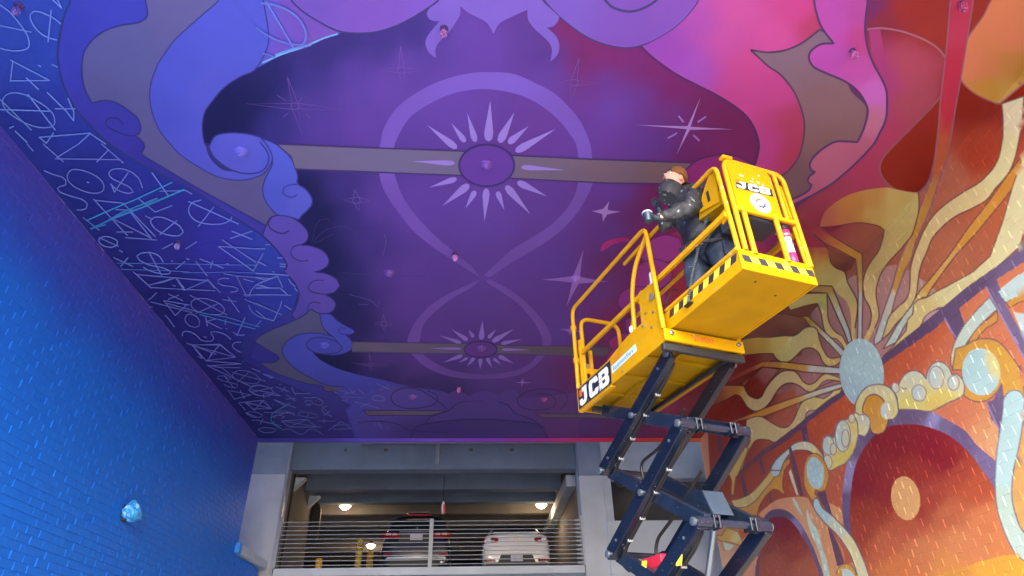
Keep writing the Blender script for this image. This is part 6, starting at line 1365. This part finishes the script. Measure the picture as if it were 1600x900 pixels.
# joints: pelvis, chest, neck, arms, legs (u towards the camera end, v to the right, w up)
sk_v = [(.45,.30,.88,(.13,.10)), (.45,.25,1.06,(.13,.10)), (.44,.17,1.26,(.14,.10)), (.44,.12,1.38,.055), (.44,.10,1.45,.05),
        (.62,.17,1.29,.05), (.64,.04,1.02,.042), (.56,-.24,.90,.032), (.54,-.29,.895,.03),
        (.27,.17,1.31,.05), (.25,.02,1.08,.042), (.27,-.02,1.26,.032),
        (.36,.27,.80,.085), (.34,.19,.53,.06), (.34,.20,.26,.045), (.34,.09,.225,.04),
        (.54,.33,.80,.085), (.56,.36,.53,.06), (.57,.41,.26,.045), (.57,.29,.225,.04)]
sk_e = [(0,1),(1,2),(2,3),(3,4),(2,5),(5,6),(6,7),(7,8),(2,9),(9,10),(10,11),(0,12),(12,13),(13,14),(14,15),(0,16),(16,17),(17,18),(18,19)]
body = skin('body', sk_v, sk_e, M_SKIN)
jacket = skin('jacket', [(.45,.29,.79,(.215,.20)), (.45,.28,.93,(.20,.185)), (.45,.24,1.10,(.20,.18)), (.44,.18,1.27,(.18,.145)), (.44,.12,1.37,(.10,.10)), (.44,.08,1.42,(.085,.085)),
        (.63,.17,1.28,.095), (.65,.04,1.03,.088), (.60,-.10,.96,.074), (.555,-.25,.90,.052), (.27,.17,1.29,.085), (.25,.02,1.08,.072), (.27,-.02,1.22,.05)],
        [(0,1),(1,2),(2,3),(3,4),(4,5),(3,6),(6,7),(7,8),(8,9),(3,10),(10,11),(11,12)], M_JACK, 0)
trou = skin('trousers', [(.45,.29,.84,(.195,.175)), (.36,.25,.74,.135), (.345,.18,.53,.105), (.34,.18,.36,.092), (.34,.195,.26,.086), (.54,.33,.74,.135), (.56,.35,.53,.11), (.57,.40,.36,.095), (.57,.41,.26,.088)],
        [(0,1),(1,2),(2,3),(3,4),(0,5),(5,6),(6,7),(7,8)], M_TROU, 0)
tx = bpy.data.textures.new('cloth_folds', 'CLOUDS'); tx.noise_scale = .11; tx.noise_depth = 3
tx2 = bpy.data.textures.new('cloth_creases', 'STUCCI'); tx2.noise_scale = .07
for o, st in ((jacket, .055), (trou, .05)):
    s0 = o.modifiers['sub']; s0.levels = s0.render_levels = 3
    d = o.modifiers.new('folds', 'DISPLACE'); d.texture = tx; d.strength = st; d.mid_level = .5
    d = o.modifiers.new('creases', 'DISPLACE'); d.texture = tx2; d.strength = .014; d.mid_level = .5
for a, b in (((.34,.21,.232), (.34,.08,.215)), ((.57,.42,.232), (.57,.28,.215))):
    skin('boot', [(a[0], a[1] + .02, .33, .052), (a[0], a[1], a[2] + .01, .058), ((a[0]), (a[1] + b[1]) / 2, .228, .05), (b[0], b[1], b[2] + .004, .042)], [(0,1),(1,2),(2,3)], M_BOOT, 1)
    MB().box(PL((a[0] - .048, b[1] - .045, .187)), PL((a[0] + .048, a[1] + .06, .205)), .006).build('sole', M_BLACK, person)
# head, tilted back and looking up to the left
hd = empty('head_pivot', PL((.44, .10, 1.535))); hd.parent = person
bpy.data.objects.remove(hd)
HM = Matrix.Translation(PL((.44, .09, 1.535))) @ Matrix.Scale(1.12, 4) @ Matrix.Rotation(math.radians(-24), 4, 'X') @ Matrix.Rotation(math.radians(10), 4, 'Z')
bm = bmesh.new(); bmesh.ops.create_uvsphere(bm, u_segments=32, v_segments=24, radius=1)
for v in bm.verts:
    x, y, z = v.co                                  # face looks to -y
    w = .074 * (1 - .18*max(0, -z)**1.5); d = .094; h_ = .118
    p = Vector((x*w, y*d, z*h_))
    if y < 0:
        p.y -= .012*math.exp(-((z + .75)/.25)**2)*(-y)           # chin
        p.y += .010*math.exp(-((z - .05)/.12)**2)*math.exp(-((abs(x) - .42)/.2)**2)   # eye sockets
        p.y -= .030*math.exp(-((z + .16)/.16)**2)*math.exp(-(x/.20)**2)*(1 if z > -.38 else .3)  # nose
        p.y -= .006*math.exp(-((z + .48)/.07)**2)*math.exp(-(x/.32)**2)  # lips
        p.y -= .006*math.exp(-((z - .22)/.08)**2)          # brow
    v.co = HM @ p
me = bpy.data.meshes.new('head'); bm.to_mesh(me); bm.free(); head = link('head', me, person, M_SKIN)
for p in me.polygons: p.use_smooth = True
def on_head(nm, f, mat, parent):
    m = MB(); f(m); m.V = [tuple(HM @ Vector(v)) for v in m.V]; return m.build(nm, mat, parent, True)
M_EYE = new_mat('eye_white', (.7, .68, .66), rough=.2); M_HAIR = new_mat('dark_hair', (.03, .02, .015), rough=.6)
for s in (-1, 1):
    e = on_head('eye', lambda m: m.sphere((s*.030, -.078, .008), .0115), M_EYE, head)
    on_head('eyebrow', lambda m: m.tube([(s*.014, -.098, .030), (s*.030, -.097, .036), (s*.047, -.084, .030)], .0045, 6), M_HAIR, head)
    on_head('ear', lambda m: m.sphere((s*.075, .006, -.012), (.012, .022, .032)), M_SKIN, head)
    on_head('iris', lambda m: m.sphere((s*.030, -.087, .010), .0055), M_HAIR, head)
on_head('lips', lambda m: m.sphere((0, -.101, -.057), (.022, .007, .007)), new_mat('lips', (.45, .20, .18), rough=.4), head)
on_head('beanie', lambda m: m.lathe([(.082, .018), (.092, .024), (.094, .052), (.092, .055), (.090, .085), (.078, .115), (.052, .138), (.02, .148), (.004, .150)], (0, .008, .0), 'z', 28), M_BEAN, person)
on_head('beanie_cuff', lambda m: m.lathe([(.084, .012), (.096, .016), (.099, .034), (.097, .056), (.088, .058)], (0, .008, .0), 'z', 28), M_BEAN, person)
# scarf-like collar pulled up over chin and mouth
m = MB()
cprof = [(.085, -.25), (.108, -.21), (.110, -.16), (.106, -.125), (.099, -.098), (.091, -.092)]
m.lathe(cprof, (0, .004, 0), 'z', 30)
m.V = [tuple(HM @ Vector((v[0]*.86 + .003*math.sin(40*v[2] + 9*v[1]*30), v[1]*1.02 - .006 + (.012 if v[1] < 0 else 0)*0, v[2] + .004*math.sin(60*v[0])))) for v in m.V]
m.build('collar', M_JACK, person, True)
# hood lying on the back, hem band, pocket and pull cord
m = MB(); m.sphere((0, 0, 0), (.15, .09, .10), 16, 10); m.V = [tuple(PL((.44, .25, 1.385)) + Vector((v[0], v[1] + .03*math.sin(9*v[0]), v[2] + .02*math.sin(20*v[1]) - .35*v[1]))) for v in m.V]; m.build('hood', M_JACK, person, True)
m = MB(); m.tube([PL((.45 + .215*math.cos(a), .285 + .20*math.sin(a), .735 + .03*math.sin(3*a))) for a in [2*math.pi*k/28 for k in range(29)]], .018, 7, cap=False); m.build('jacket_hem', M_JACK, person, True)
MB().box(PL((.655, .28, .56)), PL((.685, .42, .72)), .012).build('cargo_pocket', M_TROU, person)
MB().box(PL((.655, .12, .98)), PL((.672, .25, .985 + .02)), .005).build('pocket_flap', M_BLACK, person)
# hands: gloved, five fingers each
def hand(wr, dirv, palm_n, side, curl, nm):
    d = Vector(dirv).normalized(); n = Vector(palm_n).normalized(); s = d.cross(n).normalized() * side
    w = Vector(wr); V, E = [], []
    V += [(*(w - d*.05), .040), (*(w), .034), (*(w + d*.035), (.032, .018)), (*(w + d*.075), (.036, .016))]; E += [(0, 1), (1, 2), (2, 3)]
    pl = skin(nm, V, E, M_GLOV, 1, 2)
    for k, (off, L) in enumerate(((-.030, .062), (-.010, .072), (.010, .068), (.029, .054))):
        b = w + d*.072 + s*off; c1 = d; P = [b - d*.02]; pos = b; ang = 0
        for j, fl in enumerate((.45, .32, .26)):
            ang += curl * (0.5 if j == 0 else 1.0); dd = d*math.cos(ang) + n*math.sin(ang); P.append(pos); pos = pos + dd*L*fl
        P.append(pos)
        skin('finger', [(*p, r) for p, r in zip(P, (.0095, .0100, .0092, .0084, ))] if len(P) == 4 else [(*p, .009) for p in P], [(i, i+1) for i in range(len(P) - 1)], M_GLOV, 0, 1, pl)
    t0 = w + d*.03 - s*.028
    skin('thumb', [(*t0, .012), (*(t0 - s*.022 + d*.018 + n*.006), .011), (*(t0 - s*.026 + d*.042 + n*.022), .0095), (*(t0 - s*.018 + d*.06 + n*.038), .0085)], [(0,1),(1,2),(2,3)], M_GLOV, 0, 1, pl)
    return pl
hand((.55,-.265,.90), (-.12,-1,.02), (0,-.05,-1), 1, .75, 'left_hand'.replace('left_','')) 
hand((.27,-.02,1.27), (0,-.25,1), (0,-1,-.25), -1, .4, 'hand')
cp = empty('paint_cup', LW(.54, -.365, .845), LRZ, 'small dark cup with pale lilac lid held out in gloved hand', 'cup')
MB().lathe([(.030, .0), (.033, .01), (.042, .075), (.043, .08)], n=18).build('cup_body', new_mat('cup_teal', (.015, .05, .09), rough=.35), cp, True)
MB().lathe([(.046, .081), (.048, .088), (.044, .098), (.012, .112), (.004, .113)], n=18).build('lid', new_mat('lilac_lid', (.62, .52, .80), rough=.4), cp, True)
